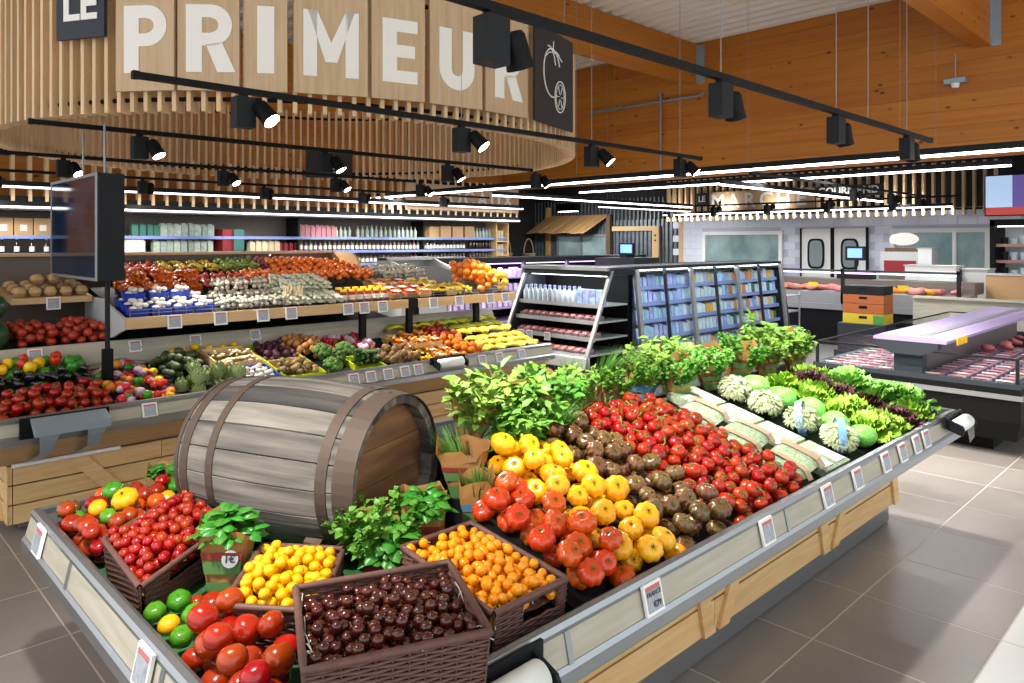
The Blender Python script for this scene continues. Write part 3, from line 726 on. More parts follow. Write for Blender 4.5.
# far left corner: mixed heirloom tomatoes
mix = [(64,514,'r',.03),(77,503,'r',.034),(87,509,'r',.034),(98,498,'r',.034),(74,516,'o',.028),(73,524,'r',.030),(86,519,'o',.034),(96,521,'o',.034),(107,526,'r',.033),(111,514,'r',.030),(105,506,'d',.030),(113,490,'g',.040),(125,500,'Y',.046),(128,517,'d',.044),(141,508,'r',.030),(143,487,'r',.033),(83,530,'g',.026),(88,537,'r',.032),(96,543,'y',.032),(91,550,'r',.024),(100,557,'y',.033),(62,506,'g',.022),(150,494,'d',.028),(118,506,'r',.026),(133,492,'r',.028)]
KK = dict(r=(T_round, 'red'), o=(T_oround, 'orange'), d=(T_bdark, 'dark ribbed'), g=(T_green, 'green'), Y=(T_byel, 'large yellow ribbed'), y=(T_yround, 'yellow'))
def left_region(r):
    y = r.uniform(2.80, 3.25); return r.uniform(.725, .76 + (y-2.80)*1.1), y
seq = 'rrorrdrgrrordrryrdg'
for q, (x, y, z, r) in enumerate(pile(100, left_region, (.029, .036), lambda x, y: .675, 14, seed=8, maxh=.135)):
    k = seq[q % len(seq)]
    place(KK[k][0], (x, y, z - r*.1), tiltrot(rn5.uniform(0, .8), rn5.uniform(-.8, 0), rn5.uniform(0, 6)), r, '%s tomato in the mixed heap at the far end corner of the island' % KK[k][1], 'mixed heirloom tomatoes', rn5)
x, y = at(125, 500, .83); place(T_byel, (x, y, .835), tiltrot(.3, -.5, .4), .048, 'large yellow ribbed tomato on top of the mixed heap', 'mixed heirloom tomatoes', rn5)
x, y = at(113, 489, .84); place(T_green, (x, y, .835), tiltrot(.2, -.3, .4), .040, 'large green tomato on top of the mixed heap', 'mixed heirloom tomatoes', rn5)
def slope_rot(rn, a=.5): return tiltrot(rn.uniform(-a, a)+.45, rn.uniform(-a, a)-.3, rn.uniform(0, 6.28))
def row(n, x0, x1, y0, y1, radii, K, label, group, seed, crown=0, tilt=.5, k=22, mh=2.9):
    rn = random.Random(seed)
    fl_ = lambda x, y: deck(x, y) + crown*max(0, 1-((y-1.95)/.45)**2)
    for (x, y, z, r) in pile(n, lambda r_: (r_.uniform(x0, x1), r_.uniform(y0, y1)), radii, fl_, k, seed=seed, maxh=radii[1]*mh):
        place(K, (x, y, z - r*.12), slope_rot(rn, tilt), r*1.04, label, group, rn)
row(70, 1.70, 1.87, 1.40, 1.92, (.040, .050), T_bred, 'orange-red ribbed beefsteak tomato in the row next to the orange cherry basket', 'orange-red beefsteak tomatoes', 11, .0)
row(90, 1.92, 2.15, 1.40, 2.10, (.038, .049), T_byel, 'golden yellow ribbed beefsteak tomato in the row beside the dark ones', 'yellow beefsteak tomatoes', 12, .02)
row(100, 2.21, 2.49, 1.40, 2.14, (.036, .048), T_bdark, 'dark brown-green ribbed tomato in the row between yellow and vine tomatoes', 'dark ribbed tomatoes', 14, .02)
vs5 = MB(); vs5.tube([(0, 0, .7), (.15, .1, 1.0), (.6, .2, 1.2), (1.3, .1, 1.05)], [.09, .08, .08, .06], 5); vs5.tube([(.6, .2, 1.2), (.8, .6, .95)], .06, 5); STEM = vs5.mesh('vine_stem', 'vine')
T_vine = tom('vine_tomato', 'tom_vine', calx=CAL, rz=.9, dimple=.10, n=14, m=9, nv=3)
for q in T_vine[:1]: q['kids'].append(('vine_stem', STEM))
row(330, 2.55, 3.12, 1.39, 2.22, (.026, .032), T_vine, 'red vine tomato in the big bright heap in the middle of the island', 'red vine tomatoes', 15, .02, .7, 12, 3.4)
# low dividers between the rows
dm = MB().prism([(1.37, .69), (1.37, .735), (2.2, .74+SL*.8), (2.2, .70+SL*.8)], 'x', -.004, .004).mesh('row_divider', 'wicker')
for x in (1.905, 2.18, 2.52, 3.08): obj('row_divider', dm, isl, (x, 0, 0))

# ---- herbs
mat('herb', '#457a1e', .45, var=.12, hue=.015, noise=((14, 14, 14), '#6c9a3a', .7), spec=.3)
mat('herb_light', '#5c8a2c', .45, var=.1, hue=.015, noise=((14, 14, 14), '#94b04a', .7), spec=.3)
mat('herb_dark', '#2f7420', .45, var=.1, noise=((14, 14, 14), '#4c9230', .7), spec=.3)
mat('chive', '#4a7d24', .5, var=.1)
mat('kraft', '#b5854c', .75, var=.1, noise=((9, 9, 30), '#9a6c38', .8)); mat('kraft_red', '#93352a', .7); mat('bag_green', '#5f8a4c', .7); mat('bag_blue', '#4f82a8', .7)
mat('soil', '#2a2018', .9)
def foliage(ns, h, spread, lw, ll, per, seed, m, twig=True, droop=.3, name='foliage', upright=.0):
    rn = random.Random(seed); b = MB(); lv, lf = leafmesh(lw, ll, .25, droop, 3)
    for s_ in range(ns):
        a = rn.uniform(0, 6.28); sp = spread*sqrt(rn.random()); hh = h*rn.uniform(.6, 1.05)
        p0 = Vector((cos(a)*sp*.3, sin(a)*sp*.3, 0)); p1 = Vector((cos(a)*sp, sin(a)*sp, hh))
        if twig: b.tube([p0, (p0+p1)/2+Vector((0, 0, .02)), p1], .0018, 4, cap=False)
        for k in range(per):
            t = .35+.65*(k+rn.random()*.5)/per; p = p0.lerp(p1, t); ra = rn.uniform(0, 6.28); sz = rn.uniform(.6, 1.1)
            R_ = Euler((rn.uniform(-.6, .6), rn.uniform(-1.0, .25), ra)).to_matrix()
            b.add([p + R_ @ (Vector(v)*sz) for v in lv], lf, True)
    return b.mesh(name, m, fix=False)
def chive_mesh(n, h, spread, seed, lean=(0, 0)):
    rn = random.Random(seed); b = MB()
    for _ in range(n):
        a = rn.uniform(0, 6.28); r0 = .015*rn.random(); sp = spread*rn.random(); hh = h*rn.uniform(.7, 1)
        d = Vector((cos(a)*sp+lean[0]*hh, sin(a)*sp+lean[1]*hh, hh)); p0 = Vector((cos(a)*r0, sin(a)*r0, 0)); w = Vector((-sin(a), cos(a), 0))*.0024
        pm = p0+d*.55+Vector((0, 0, .12*h)); p1 = p0+d*1.0 - Vector((0, 0, .10*h*rn.random()))
        b.add([p0-w, p0+w, pm+w, pm-w, p1], [(0,1,2,3), (3,2,4)], True)
    return b.mesh('blades', 'chive', fix=False)
FOL = dict(
    mint=[foliage(38, .21, .15, .032, .062, 12, s_, 'herb') for s_ in (1, 2)],
    mintl=[foliage(34, .21, .15, .032, .062, 12, s_+5, 'herb_light') for s_ in (1, 2)],
    parsley=[foliage(60, .17, .13, .022, .026, 18, s_+9, 'herb') for s_ in (1, 2)],
    coriander=[foliage(52, .19, .13, .028, .030, 16, s_+13, 'herb_light') for s_ in (1, 2)],
    chive=[chive_mesh(130, .26, .09, 3), chive_mesh(130, .26, .12, 4, (-.3, -.5))])
def sleeve(parent, w0=.045, w1=.10, h=.19, band='kraft_red', low='bag_green', euro=False):
    """open kraft-paper sleeve, flat front and back, flared; torn wavy top"""
    b = MB(); n = 16; rows_ = 5; rn = random.Random(int(h*1000)+int(w1*1000)); vs = []
    for j in range(rows_+1):
        t = j/rows_; w = w0+(w1-w0)*t; d = (w0+(w1-w0)*t)*.7
        for k in range(n):
            a = 2*pi*k/n; c_, s_ = cos(a), sin(a); e = .55
            x = w*abs(c_)**e*(1 if c_ >= 0 else -1); y = d*abs(s_)**e*(1 if s_ >= 0 else -1)
            z = h*t + (rn.uniform(-.018, .028) if j == rows_ else 0) + (.03*(1 if y > 0 else -.2) if j == rows_ else 0)
            vs.append((x + rn.uniform(-.003, .003), y + rn.uniform(-.003, .003), z))
    fs = [(j*n+k, j*n+(k+1) % n, (j+1)*n+(k+1) % n, (j+1)*n+k) for j in range(rows_) for k in range(n)]
    b.add(vs, fs + [tuple(range(n))]); s0 = b.build('paper_sleeve', 'kraft', parent)
    f = MB(); w = w0+(w1-w0)*.80; d = (w0+(w1-w0)*.8)*.7+.003
    def strip(z0, z1, m, nm):
        q = MB(); t0, t1 = z0/h, z1/h; wa, wb = (w0+(w1-w0)*t0)*.86, (w0+(w1-w0)*t1)*.86; da, db = (w0+(w1-w0)*t0)*.7+.004, (w0+(w1-w0)*t1)*.7+.004
        q.add([(-wa, -da, z0), (wa, -da, z0), (wb, -db, z1), (-wb, -db, z1), (-wa, -da+.002, z0), (wa, -da+.002, z0), (wb, -db+.002, z1), (-wb, -db+.002, z1)], [(0,1,2,3),(4,5,6,7)]); q.build(nm, m, s0)
    strip(h*.62, h*.72, band, 'printed_band'); strip(h*.03, h*.30, low, 'printed_foot'); strip(h*.42, h*.60, low, 'printed_patch')
    if euro:
        c = MB().lathe([(.026, 0), (.026, .002)], 20).build('price_sticker', 'white', parent, (w0*.55, -(w0+(w1-w0)*.62)*.7-.006, h*.64)); c.rotation_euler = (rad(90-15), 0, 0)
        text('1€', .03, 'ink', parent, (w0*.55, -(w0+(w1-w0)*.62)*.7-.0105, h*.64), (rad(75), 0, 0), bold=.0008, ext=.0005)
    return s0
ang_cam = rad(-44.3)
def herb(kind, x, y, z, label, fs=1, sl=True, rz=None, tilt=(0, 0), band='kraft_red', low='bag_green', h=.15, euro=False, v=None, cat='herb', w1=.095, group='potted herbs'):
    fs *= 1.12
    t = thing('herb_%s' % ('bunch' if not sl else 'pot'), label, cat, (x, y, z), 0, group)
    t.rotation_euler = (tilt[0], tilt[1], ang_cam + rn5.uniform(-.4, .4) if rz is None else rz)
    hs = h
    if sl and not euro and rn5.random() < .4: hs = h*1.3
    if sl: sleeve(t, h=hs, band=band, low=low, euro=euro, w1=w1*hs/h*.85)
    f = FOL[kind]; o = obj('foliage', f[rn5.randrange(len(f))] if v is None else f[v], t, (0, 0, h*.35 if sl else -.01), (0, 0, rn5.uniform(0, 6)), fs); o['kind'] = 'stuff'
    if sl: MB().lathe([(.04, 0), (.045, .015)], 12).build('soil', 'soil', t, (0, 0, h*.35))
    return t
zt = lambda x, y: deck(x, y)
hrow = [('mintl', 2.02, 2.34, 'kraft_red', 1.05, 'mint'), ('mint', 2.16, 2.16, None, 1.0, 'mint'), ('mintl', 2.30, 2.38, 'kraft_red', 1.0, 'lemon balm'), ('chive', 2.27, 2.14, None, .9, 'tarragon'), ('mint', 2.46, 2.24, 'kraft_red', .9, 'mint'), ('mintl', 2.62, 2.44, 'kraft_red', .9, 'basil'),
        ('coriander', 2.72, 2.30, 'kraft_red', .9, 'coriander'), ('chive', 2.80, 2.50, 'kraft_red', 1.0, 'chives'), ('parsley', 2.95, 2.32, 'kraft_red', .85, 'chervil'), ('chive', 3.12, 2.52, 'kraft_red', 1.0, 'chives'), ('parsley', 3.22, 2.36, 'bag_blue', .85, 'parsley'), ('coriander', 3.42, 2.46, 'bag_blue', 1.1, 'coriander'),
        ('parsley', 3.52, 2.28, 'kraft_red', 1.0, 'parsley'), ('coriander', 3.66, 2.42, 'kraft_red', 1.1, 'coriander'), ('mintl', 3.80, 2.52, 'kraft_red', 1.1, 'celery leaf'), ('parsley', 3.85, 2.28, 'kraft_red', 1.0, 'parsley'), ('parsley', 4.05, 2.42, 'kraft_red', .9, 'flat parsley'), ('parsley', 4.22, 2.30, 'kraft_red', 1.0, 'parsley'),
        ('mint', 4.40, 2.44, 'kraft_red', .9, 'mint'), ('coriander', 4.52, 2.26, 'kraft_red', 1.0, 'coriander'), ('mintl', 4.70, 2.40, 'kraft_red', 1.2, 'celery leaf'), ('coriander', 4.84, 2.22, 'kraft_red', 1.0, 'coriander'), ('parsley', 4.98, 2.32, 'kraft_red', 1.0, 'parsley')]
where = ['closest to the barrel head', 'above the yellow tomatoes', 'second from the barrel at the back of the ridge', 'hanging over the dark ribbed tomatoes', 'above the dark ribbed tomatoes', 'behind the dark ribbed tomatoes on the ridge', 'at the top of the vine tomatoes', 'behind the vine tomatoes, first tuft', 'above the middle of the vine tomatoes', 'behind the vine tomatoes, second tuft', 'with blue band beside the salad bags', 'with blue band behind the salad bags', 'above the salad bags', 'second above the salad trays', 'at the back behind the salad trays', 'above the salad trays', 'behind the curly chicory', 'above the curly chicory', 'behind the green salad bags', 'above the green salad bags', 'tall, behind the pale lettuces', 'above the pale lettuces', 'at the far end of the herb ridge']
for (k, x, y, band, fs, nm), wh in zip(hrow, where):
    herb(k, x, y, zt(x, y), 'green %s %s %s' % (nm, 'in kraft sleeve' if band else 'bunch', wh), fs, band is not None, band=band or 'kraft_red', low='bag_blue' if band == 'bag_blue' else 'bag_green', tilt=(rn5.uniform(.0, .25), rn5.uniform(-.2, .2)))
# herbs round the barrel head
herb('parsley', 1.405, 2.06, .66, 'bushy parsley in a paper sleeve leaning against the barrel head', 1.15, True, h=.19, band='bag_blue', tilt=(.1, -.1))
herb('chive', 1.80, 2.03, .66, 'kraft sleeve of chives with blue band by the barrel head', .85, True, h=.26, band='bag_blue', euro=True, v=0, w1=.08, rz=ang_cam)
herb('chive', 1.88, 2.20, .80, 'chive tuft spilling over a tied kraft sleeve beside the barrel', .8, True, h=.14, v=1)
# basil: every leaf its own part
mat('basil', '#2c6a19', .38, var=.15, hue=.015, noise=((20, 20, 20), '#4a8c2a', .7))
def cupleaf(w, l, cup):
    vs = []; fs = []; seg = 5; cr = 4
    for i in range(seg+1):
        t = i/seg; ww = w*.5*(sin(pi*min(.999, max(.001, t)))**.6)
        for j in range(cr+1):
            s_ = 2*j/cr-1; vs.append((l*t, ww*s_, cup*(s_*s_)*ww + .22*l*sin(pi*t) - .15*l*t))
    for i in range(seg):
        for j in range(cr): a = i*(cr+1)+j; fs.append((a, a+1, a+cr+2, a+cr+1))
    return MB().add(vs, fs, True).mesh('leaf', 'basil', fix=False)
LEAF = [cupleaf(.036, .052, -.5), cupleaf(.042, .066, -.4), cupleaf(.028, .042, -.6)]
LEAFL = [cupleaf(.05, .09, -.3), cupleaf(.044, .075, -.4)]
def basil(x, y, z, label, h, n, r, leaves, sl=True, euro=False, rz=None, top=.06):
    t = thing('basil_pot', label, 'herb', (x, y, z), ang_cam if rz is None else rz, 'potted herbs'); rn = random.Random(n)
    if sl: sleeve(t, .05, .085, h, euro=euro)
    MB().lathe([(.04, 0), (.05, .02)], 12).build('soil', 'soil', t, (0, 0, h*.5))
    for k in range(n):
        a = rn.uniform(0, 6.28); q = sqrt(rn.random()); rr = r*q
        o = obj('leaf', rn.choice(leaves), t, (rr*.55*cos(a), rr*.55*sin(a), h*.80 + top*(1-q*q) + rn.uniform(0, .03)), (rn.uniform(-.4, .4), rn.uniform(-.35, .3) - .3*(1-q), a + rn.uniform(-.4, .4)), rn.uniform(.8, 1.15))
    st = MB()
    for k in range(9):
        a = k*.7; st.tube([(.015*cos(a), .015*sin(a), h*.4), (r*.4*cos(a), r*.4*sin(a), h*.85)], .0025, 4)
    st.build('stems', 'herb', t)
    return t
x, y = at(237, 590, .67); basil(.985, 2.30, .67, 'basil in a printed kraft sleeve standing between the red and yellow cherry baskets', .23, 130, .105, LEAF, euro=True)
basil(1.38, 2.0, .66, 'large-leaved basil drooping over the dark cherry tomato basket', .15, 120, .13, LEAF+LEAFL[1:], sl=True)
basil(1.56, 2.04, .66, 'leafy basil in paper sleeve before the barrel head', .24, 110, .11, LEAF)
x, y = at(168, 492, .72); basil(x, y, .66, 'small basil in a paper sleeve behind the red cherry basket', .13, 40, .08, LEAF)
# ---------------------------------------------------------------- salads on the front island
mat('salad_green', '#5f9140', .5, var=.12, noise=((90, 90, 90), '#dfe8cf', 1.0)); mat('salad_pale', '#b9c98a', .5, var=.08, noise=((30, 30, 30), '#e2e8c4', .6))
mat('bag_mint', '#62c63a', .3, var=.08, noise=((5, 5, 5), '#9be277', .9), bump=.6); mat('print_blue', '#7fb0e6', .3); mat('print_violet', '#7a5aa8', .4)
mat('tray_green', '#8fa37c', .4, noise=((90, 90, 90), '#d3dec4', .9)); mat('kraft_band', '#b79a80', .7)
def pillow(lx, ly, h, n=8, seed=1, wob=.12):
    rn = random.Random(seed); vs = []; fs = []
    for sgn in (1, -1):
        for i in range(n+1):
            for j in range(n+1):
                u, v = 2*i/n-1, 2*j/n-1; e = max(0, (1-u**4)*(1-v**4))**.5
                vs.append((lx/2*u, ly/2*v, h/2*e*sgn*(1+rn.uniform(-wob, wob)*(1 if sgn > 0 else .3)) + h*.5))
    m_ = (n+1)**2
    for i in range(n):
        for j in range(n):
            a = i*(n+1)+j; fs.append((a, a+n+1, a+n+2, a+1)); fs.append((m_+a, m_+a+1, m_+a+n+2, m_+a+n+1))
    return MB().add(vs, fs, True)
sr = (rad(15.1), 0, 0)
bagm = [pillow(.14, .21, .06, 8, s_).mesh('leaf_fill', 'salad_green') for s_ in (1, 2)]; filmm = pillow(.16, .25, .072, 8, 3, .08).mesh('film', 'film')
bandm = MB()
for k in range(8): 
    v0, v1 = -.125+.25*k/8, -.125+.25*(k+1)/8; zf = lambda v: .036+.037*sqrt(max(0, 1-(v/.125)**4))
    bandm.quad((.02, v0, zf(v0)+.002), (.06, v0, zf(v0)+.002), (.06, v1, zf(v1)+.002), (.02, v1, zf(v1)+.002))
bandm = bandm.mesh('paper_band', 'kraft_band')
k = 0
for x in (3.20, 3.33):
    for i in range(3):
        y = 1.54 + .24*i; t = thing('salad_bag', 'bag of green herbs with brown paper band, %s from the rail, %s column' % (['first', 'second', 'third'][i], 'first' if x < 3.3 else 'second'), 'salad bag', (x, y, deck(x, y)+.004 + (.02 if x > 3.3 else 0)), 0, 'bagged herb salads')
        t.rotation_euler = (sr[0], rn5.uniform(-.1, .1) - .12*(x > 3.3), rn5.uniform(-.15, .15)); obj('leaf_fill', bagm[k % 2], t, (0, 0, .005)); obj('film', filmm, t); obj('paper_band', bandm, t); k += 1
trm = MB().box((-.065, -.105, 0), (.065, .105, .035)).mesh('tray', 'tray_green'); trf = MB().box((-.068, -.108, .001), (.068, .108, .039)).mesh('film', 'film'); trl = MB().box((-.048, -.085, .0395), (.048, .035, .041)).mesh('paper_label', 'white'); trs = MB().box((-.058, -.098, .030), (.058, .098, .036)).mesh('cut_leaves', 'salad_green')
for x in (3.47, 3.61):
    for i in range(4):
        y = 1.52 + .222*i; t = thing('salad_tray', 'film-wrapped salad tray with white label, %s from the rail, %s column' % (ordn[i], 'first' if x < 3.5 else 'second'), 'salad tray', (x, y, deck(x, y)+.003), 0, 'film-wrapped salad trays'); t.rotation_euler = (sr[0], 0, 0)
        obj('tray', trm, t); obj('cut_leaves', trs, t); obj('film', trf, t); obj('paper_label', trl, t)
# curly chicory heads in clear bags
def shaggy(r, n, seed, m, lw=.02, ll=.06):
    rn = random.Random(seed); b = MB(); lv, lf = leafmesh(lw, ll, .3, .5, 3)
    b.lathe([(.001, -r*.55), (r*.7, -r*.35), (r*.78, 0), (r*.55, r*.45), (.001, r*.6)], 12)
    for _ in range(n):
        u = rn.uniform(-.5, 1); a = rn.uniform(0, 6.28); q = sqrt(1-u*u); d = Vector((q*cos(a), q*sin(a), u*.75))*r*.72
        R_ = Euler((rn.uniform(-.8, .8), -rn.uniform(.2, 1.2)*u, a)).to_matrix(); b.add([d + R_ @ Vector(v) for v in lv], lf, True)
    return b.mesh('head', m, fix=False)
chm = [shaggy(.088, 420, s_, 'salad_pale', .016, .034) for s_ in (1, 2)]; chf = fruit(rx=.10, rz=.085, lobes=.04, n=20, m=12, dimple=.1).mesh('film', 'film')
tail = MB(); tail.lathe([(.012, 0), (.03, .03), (.055, .08), (.06, .10)], 12, axis='y', cap=False); tail = tail.mesh('bag_neck', 'film')
bpm = MB().lathe([(.0995, -.02), (.1005, .0), (.0995, .02)], 20, cap=False).mesh('printed_band', 'print_blue')
for i, (x, y) in enumerate(((3.82, 1.52), (3.83, 1.72), (3.82, 1.92), (3.83, 2.11))):
    t = thing('curly_chicory', 'curly chicory head in a clear bag, %s from the rail' % ordn[i], 'salad', (x, y, deck(x, y)+.075), 0, 'bagged curly chicory'); t.rotation_euler = (rn5.uniform(-.2, .4), rn5.uniform(-.2, .2), rn5.uniform(-.4, .4))
    obj('head', chm[i % 2], t); obj('film', chf, t); obj('bag_neck', tail, t, (0, -.08, .03)) if i else None
    if i < 2: obj('printed_band', bpm, t, (.005, 0, .0), (1.2, .6, 0), .93)
gbm = [fruit(rx=1, rz=.8, ribs=7, depth=.06, lobes=.08, dimple=.2, n=22, m=12, seed=s_).mesh('bagged_lettuce', 'bag_mint') for s_ in (4, 9)]
for i, (x, y, s_) in enumerate(((4.02, 1.48, .075), (4.01, 1.62, .08), (4.04, 1.77, .085), (4.02, 1.93, .085), (4.03, 2.09, .085))):
    o = tag(obj('bagged_lettuce', gbm[i % 2], None, (x, y, deck(x, y)+s_*.8), (rn5.uniform(0, .5), 0, rn5.uniform(0, 6)), s_), 'lettuce in a pale green translucent bag, %s from the rail' % ordn[i], 'salad bag', 'green bagged lettuces')
# lettuces: heads of ruffled leaves, each leaf a part
mat('let_green', '#7fae2a', .45, var=.1, hue=.01, noise=((25, 25, 25), '#a9cc48', .7)); mat('let_red', '#3d2024', .45, var=.25, hue=.02, noise=((25, 25, 25), '#5c2f30', .7)); mat('let_mid', '#5f9c2c', .45, var=.1, hue=.015, noise=((20, 20, 20), '#8cc052', .7))
def ruffle(L_, w, fr, amp, m, seed, nu=7, nv=12, cup=.25):
    rn = random.Random(seed); ph = rn.uniform(0, 6); vs = []; fs = []
    for i in range(nu+1):
        t = i/nu; ww = w*(.25+.75*sin(min(1, t*1.05)*pi*.55)); 
        for j in range(nv+1):
            s_ = 2*j/nv-1; e = (abs(s_)**2*.6 + t**3*.9)
            z = .75*L_*sin(t*1.35) + amp*e*sin(fr*s_*3.1+ph+t*4) + cup*s_*s_*w*.4
            x = L_*.62*t + L_*.15*t*t + amp*.6*e*cos(fr*s_*2.7+ph)
            x *= (1 - .25*t*s_*s_)
            vs.append((x, ww*s_, z))
    for i in range(nu):
        for j in range(nv): a = i*(nv+1)+j; fs.append((a, a+1, a+nv+2, a+nv+1))
    return MB().add(vs, fs, True).mesh('leaf', m, fix=False)
LT = dict(green=[ruffle(.13, .055, 7, .014, 'let_green', s_) for s_ in (1, 2, 3)], red=[ruffle(.12, .05, 8, .015, 'let_red', s_) for s_ in (4, 5, 6)], mid=[ruffle(.15, .05, 4, .008, 'let_mid', s_) for s_ in (7, 8, 9)])
def lettuce(kind, x, y, z, label, sc=1, group=None):
    t = thing('lettuce', label, 'lettuce', (x, y, z), rn5.uniform(0, 6), group); t.scale = (sc*1.12,)*3; t.rotation_euler = (rn5.uniform(-.1, .3), rn5.uniform(-.15, .15), rn5.uniform(0, 6))
    for ring_, (n_, til, s_) in enumerate(((8, .55, 1.0), (8, .15, .95), (7, -.2, .85), (5, -.55, .7))):
        for i in range(n_): obj('leaf', rn5.choice(LT[kind]), t, (0, 0, .004*ring_), (0, til + rn5.uniform(-.12, .12), 2*pi*(i+.5*(ring_ % 2))/n_ + rn5.uniform(-.2, .2)), s_*rn5.uniform(.9, 1.1))
    return t
for i, (x, y) in enumerate(((4.20, 1.51), (4.34, 1.48), (4.22, 1.69), (4.35, 1.68), (4.23, 1.87), (4.36, 1.89), (4.25, 2.05))): lettuce('green', x, y, deck(x, y), 'pale green frilly lettuce, %s of its rows counted from the rail' % (ordn + ['seventh'])[i], 1, 'pale green lettuces')
for i, (x, y) in enumerate(((4.52, 1.48), (4.54, 1.65), (4.52, 1.82), (4.54, 1.99))): lettuce('red', x, y, deck(x, y)+.01, 'dark red frilly lettuce, %s from the rail' % ordn[i], 1, 'dark red lettuces')
for i, (x, y) in enumerate(((4.71, 1.47), (4.87, 1.50), (4.72, 1.66), (4.88, 1.70), (4.75, 1.87), (4.91, 1.90), (4.68, 2.04), (4.97, 1.60))): lettuce('mid' if i not in (0, 6) else 'green', x, y, deck(x, y), 'green leafy lettuce at the far end of the island, %s from the rail' % (ordn + ['seventh', 'eighth'])[i], 1, 'green lettuces at the far end')
# bag-roll holders on the rails
mat('roll_white', '#e6ebe6', .5); 
def roll_holder(x, y, z, rz, label, wide=.30):
    t = thing('bag_roll_holder', label, 'bag dispenser', (x, y, z), rz, 'bag-roll holders')
    MB().prism([(-.02, .0), (-.10, -.03), (-.11, -.05), (-.10, -.09), (-.01, -.06)], 'x', -wide/2, -wide/2+.012).prism([(-.02, .0), (-.10, -.03), (-.11, -.05), (-.10, -.09), (-.01, -.06)], 'x', wide/2-.012, wide/2).build('bracket', 'charcoal', t)
    MB().box((-wide/2-.03, -.02, -.05), (wide/2+.03, -.008, .012)).build('back_plate', 'charcoal', t)
    MB().lathe([(.014, -wide/2+.01), (.014, wide/2-.01)], 10, (0, -.065, -.04), 'x').build('spindle', 'charcoal', t)
    MB().lathe([(.014, -wide*.4), (.042, -wide*.4), (.042, wide*.36), (.014, wide*.36)], 20, (0, -.065, -.04), 'x').build('bag_roll', 'roll_white', t)
    MB().add([(-.06, -.105, -.05), (.07, -.107, -.05), (.06, -.115, -.12), (-.03, -.112, -.14)], [(0,1,2,3)]).build('loose_bag', 'film', t)
    return t
roll_holder(4.95, 1.318, .765, 0, 'white bag roll in a grey holder at the far end of the island rail', .26)
roll_holder(1.24, 1.318, .765, 0, 'dark holder with a bag roll on the rail below the dark cherry tomatoes', .22)
# ---------------------------------------------------------------- second produce table (two tiers, under the drum)
rn7 = random.Random(77)
t2 = thing('produce_table', 'two-tier produce table with wooden crate base and wooden upper shelf behind the barrel', 'display table')
TX0, TX1, TY = .70, 5.55, 5.06
def ex(name, m, pts, x0=TX0, x1=TX1): return MB().prism(pts, 'x', x0, x1).build(name, m, t2)
Y = TY
ex('bumper_rail', 'steel', [(Y, .615), (Y, .65), (Y+.012, .665), (Y+.04, .665), (Y+.045, .61), (Y+.03, .60)])
ex('top_rail', 'steel', [(Y+.045, .735), (Y+.045, .752), (Y+.055, .765), (Y+.075, .768), (Y+.085, .76), (Y+.085, .735)])
ex('price_panel', 'price_panel', [(Y+.025, .66), (Y+.05, .738), (Y+.08, .738), (Y+.08, .60), (Y+.03, .60)])
ex('under_panel', 'shelf_wood', [(Y+.06, .595), (Y+.12, .595), (Y+.38, .43), (Y+.32, .43)])
ex('lower_tray', 'charcoal', [(5.145, .60), (5.145, .69), (5.98, .874), (5.98, .60)])
ex('step_panel', 'price_panel', [(5.98, .60), (5.98, 1.0), (6.02, 1.06), (6.05, 1.06), (6.05, .60)])
ex('middle_tray', 'charcoal', [(6.05, .9), (6.05, 1.03), (6.75, 1.12), (6.75, .9)], TX0, 4.3)
ex('carcass', 'greige', [(5.42, .02), (5.42, .60), (7.15, .60), (7.15, .02)], 1.0, 5.3)
for k in range(5):
    p, q = .96 + .872*k, .96 + .872*(k+1)
    for z0, z1 in ((.06, .172), (.182, .294), (.304, .416)): MB().box((p+.002, 5.38, z0), (q-.002, 5.40, z1)).build('crate_board', 'crate_wood', t2)
    MB().prism([(p+.28, .416), (p+.40, .416), (p+.72, .06), (p+.60, .06)], 'y', 5.362, 5.38).build('brace_board', 'crate_wood', t2)
for z0, z1 in ((.06, .172), (.182, .294), (.304, .416)): MB().box((.935, 5.385, z0), (.957, 7.0, z1)).build('crate_board', 'crate_wood', t2)
MB().box((.93, 5.38, .06), (.935, 5.47, .42)).build('corner_post', 'crate_wood', t2); MB().prism([(5.5, .06), (5.62, .06), (5.9, .42), (5.78, .42)], 'x', .918, .935).build('brace_board', 'crate_wood', t2)
MB().tube([(.95, 5.355, .425), (1.56, 5.355, .425)], .013, 8).build('edge_rod', 'white', t2)
# upper wooden shelf
US = .20
def u2(y): return 1.245 + US*(y-5.78)
def d2(y): return .70 + .22*(y-5.2)
ex('shelf_front', 'shelf_wood', [(5.75, 1.165), (5.75, 1.25), (5.775, 1.25), (5.775, 1.165)], 1.72, 4.22)
ex('shelf_front', 'shelf_wood', [(5.75, 1.165), (5.75, 1.25), (5.775, 1.25), (5.775, 1.165)], 4.34, 5.67)
ex('shelf_joint', 'black', [(5.755, 1.165), (5.755, 1.25), (5.775, 1.25), (5.775, 1.165)], 4.22, 4.34)
ex('upper_shelf', 'black_matte', [(5.775, 1.2), (5.775, u2(5.775)-.005), (7.12, u2(7.12)-.005), (7.12, u2(7.12)-.04)], 1.72, 5.67)
ex('shelf_end', 'grey_light', [(5.775, 1.16), (5.775, 1.25), (6.3, 1.36), (6.75, 1.36), (6.75, 1.08), (6.05, 1.08)], 1.70, 1.72)
ex('back_panel', 'greige', [(7.15, .6), (7.15, 1.68), (7.19, 1.68), (7.19, .6)], .72, 4.2)
ex('top_strip', 'shelf_wood', [(7.10, 1.68), (7.10, 1.705), (7.22, 1.705), (7.22, 1.68)], .72, 4.2)
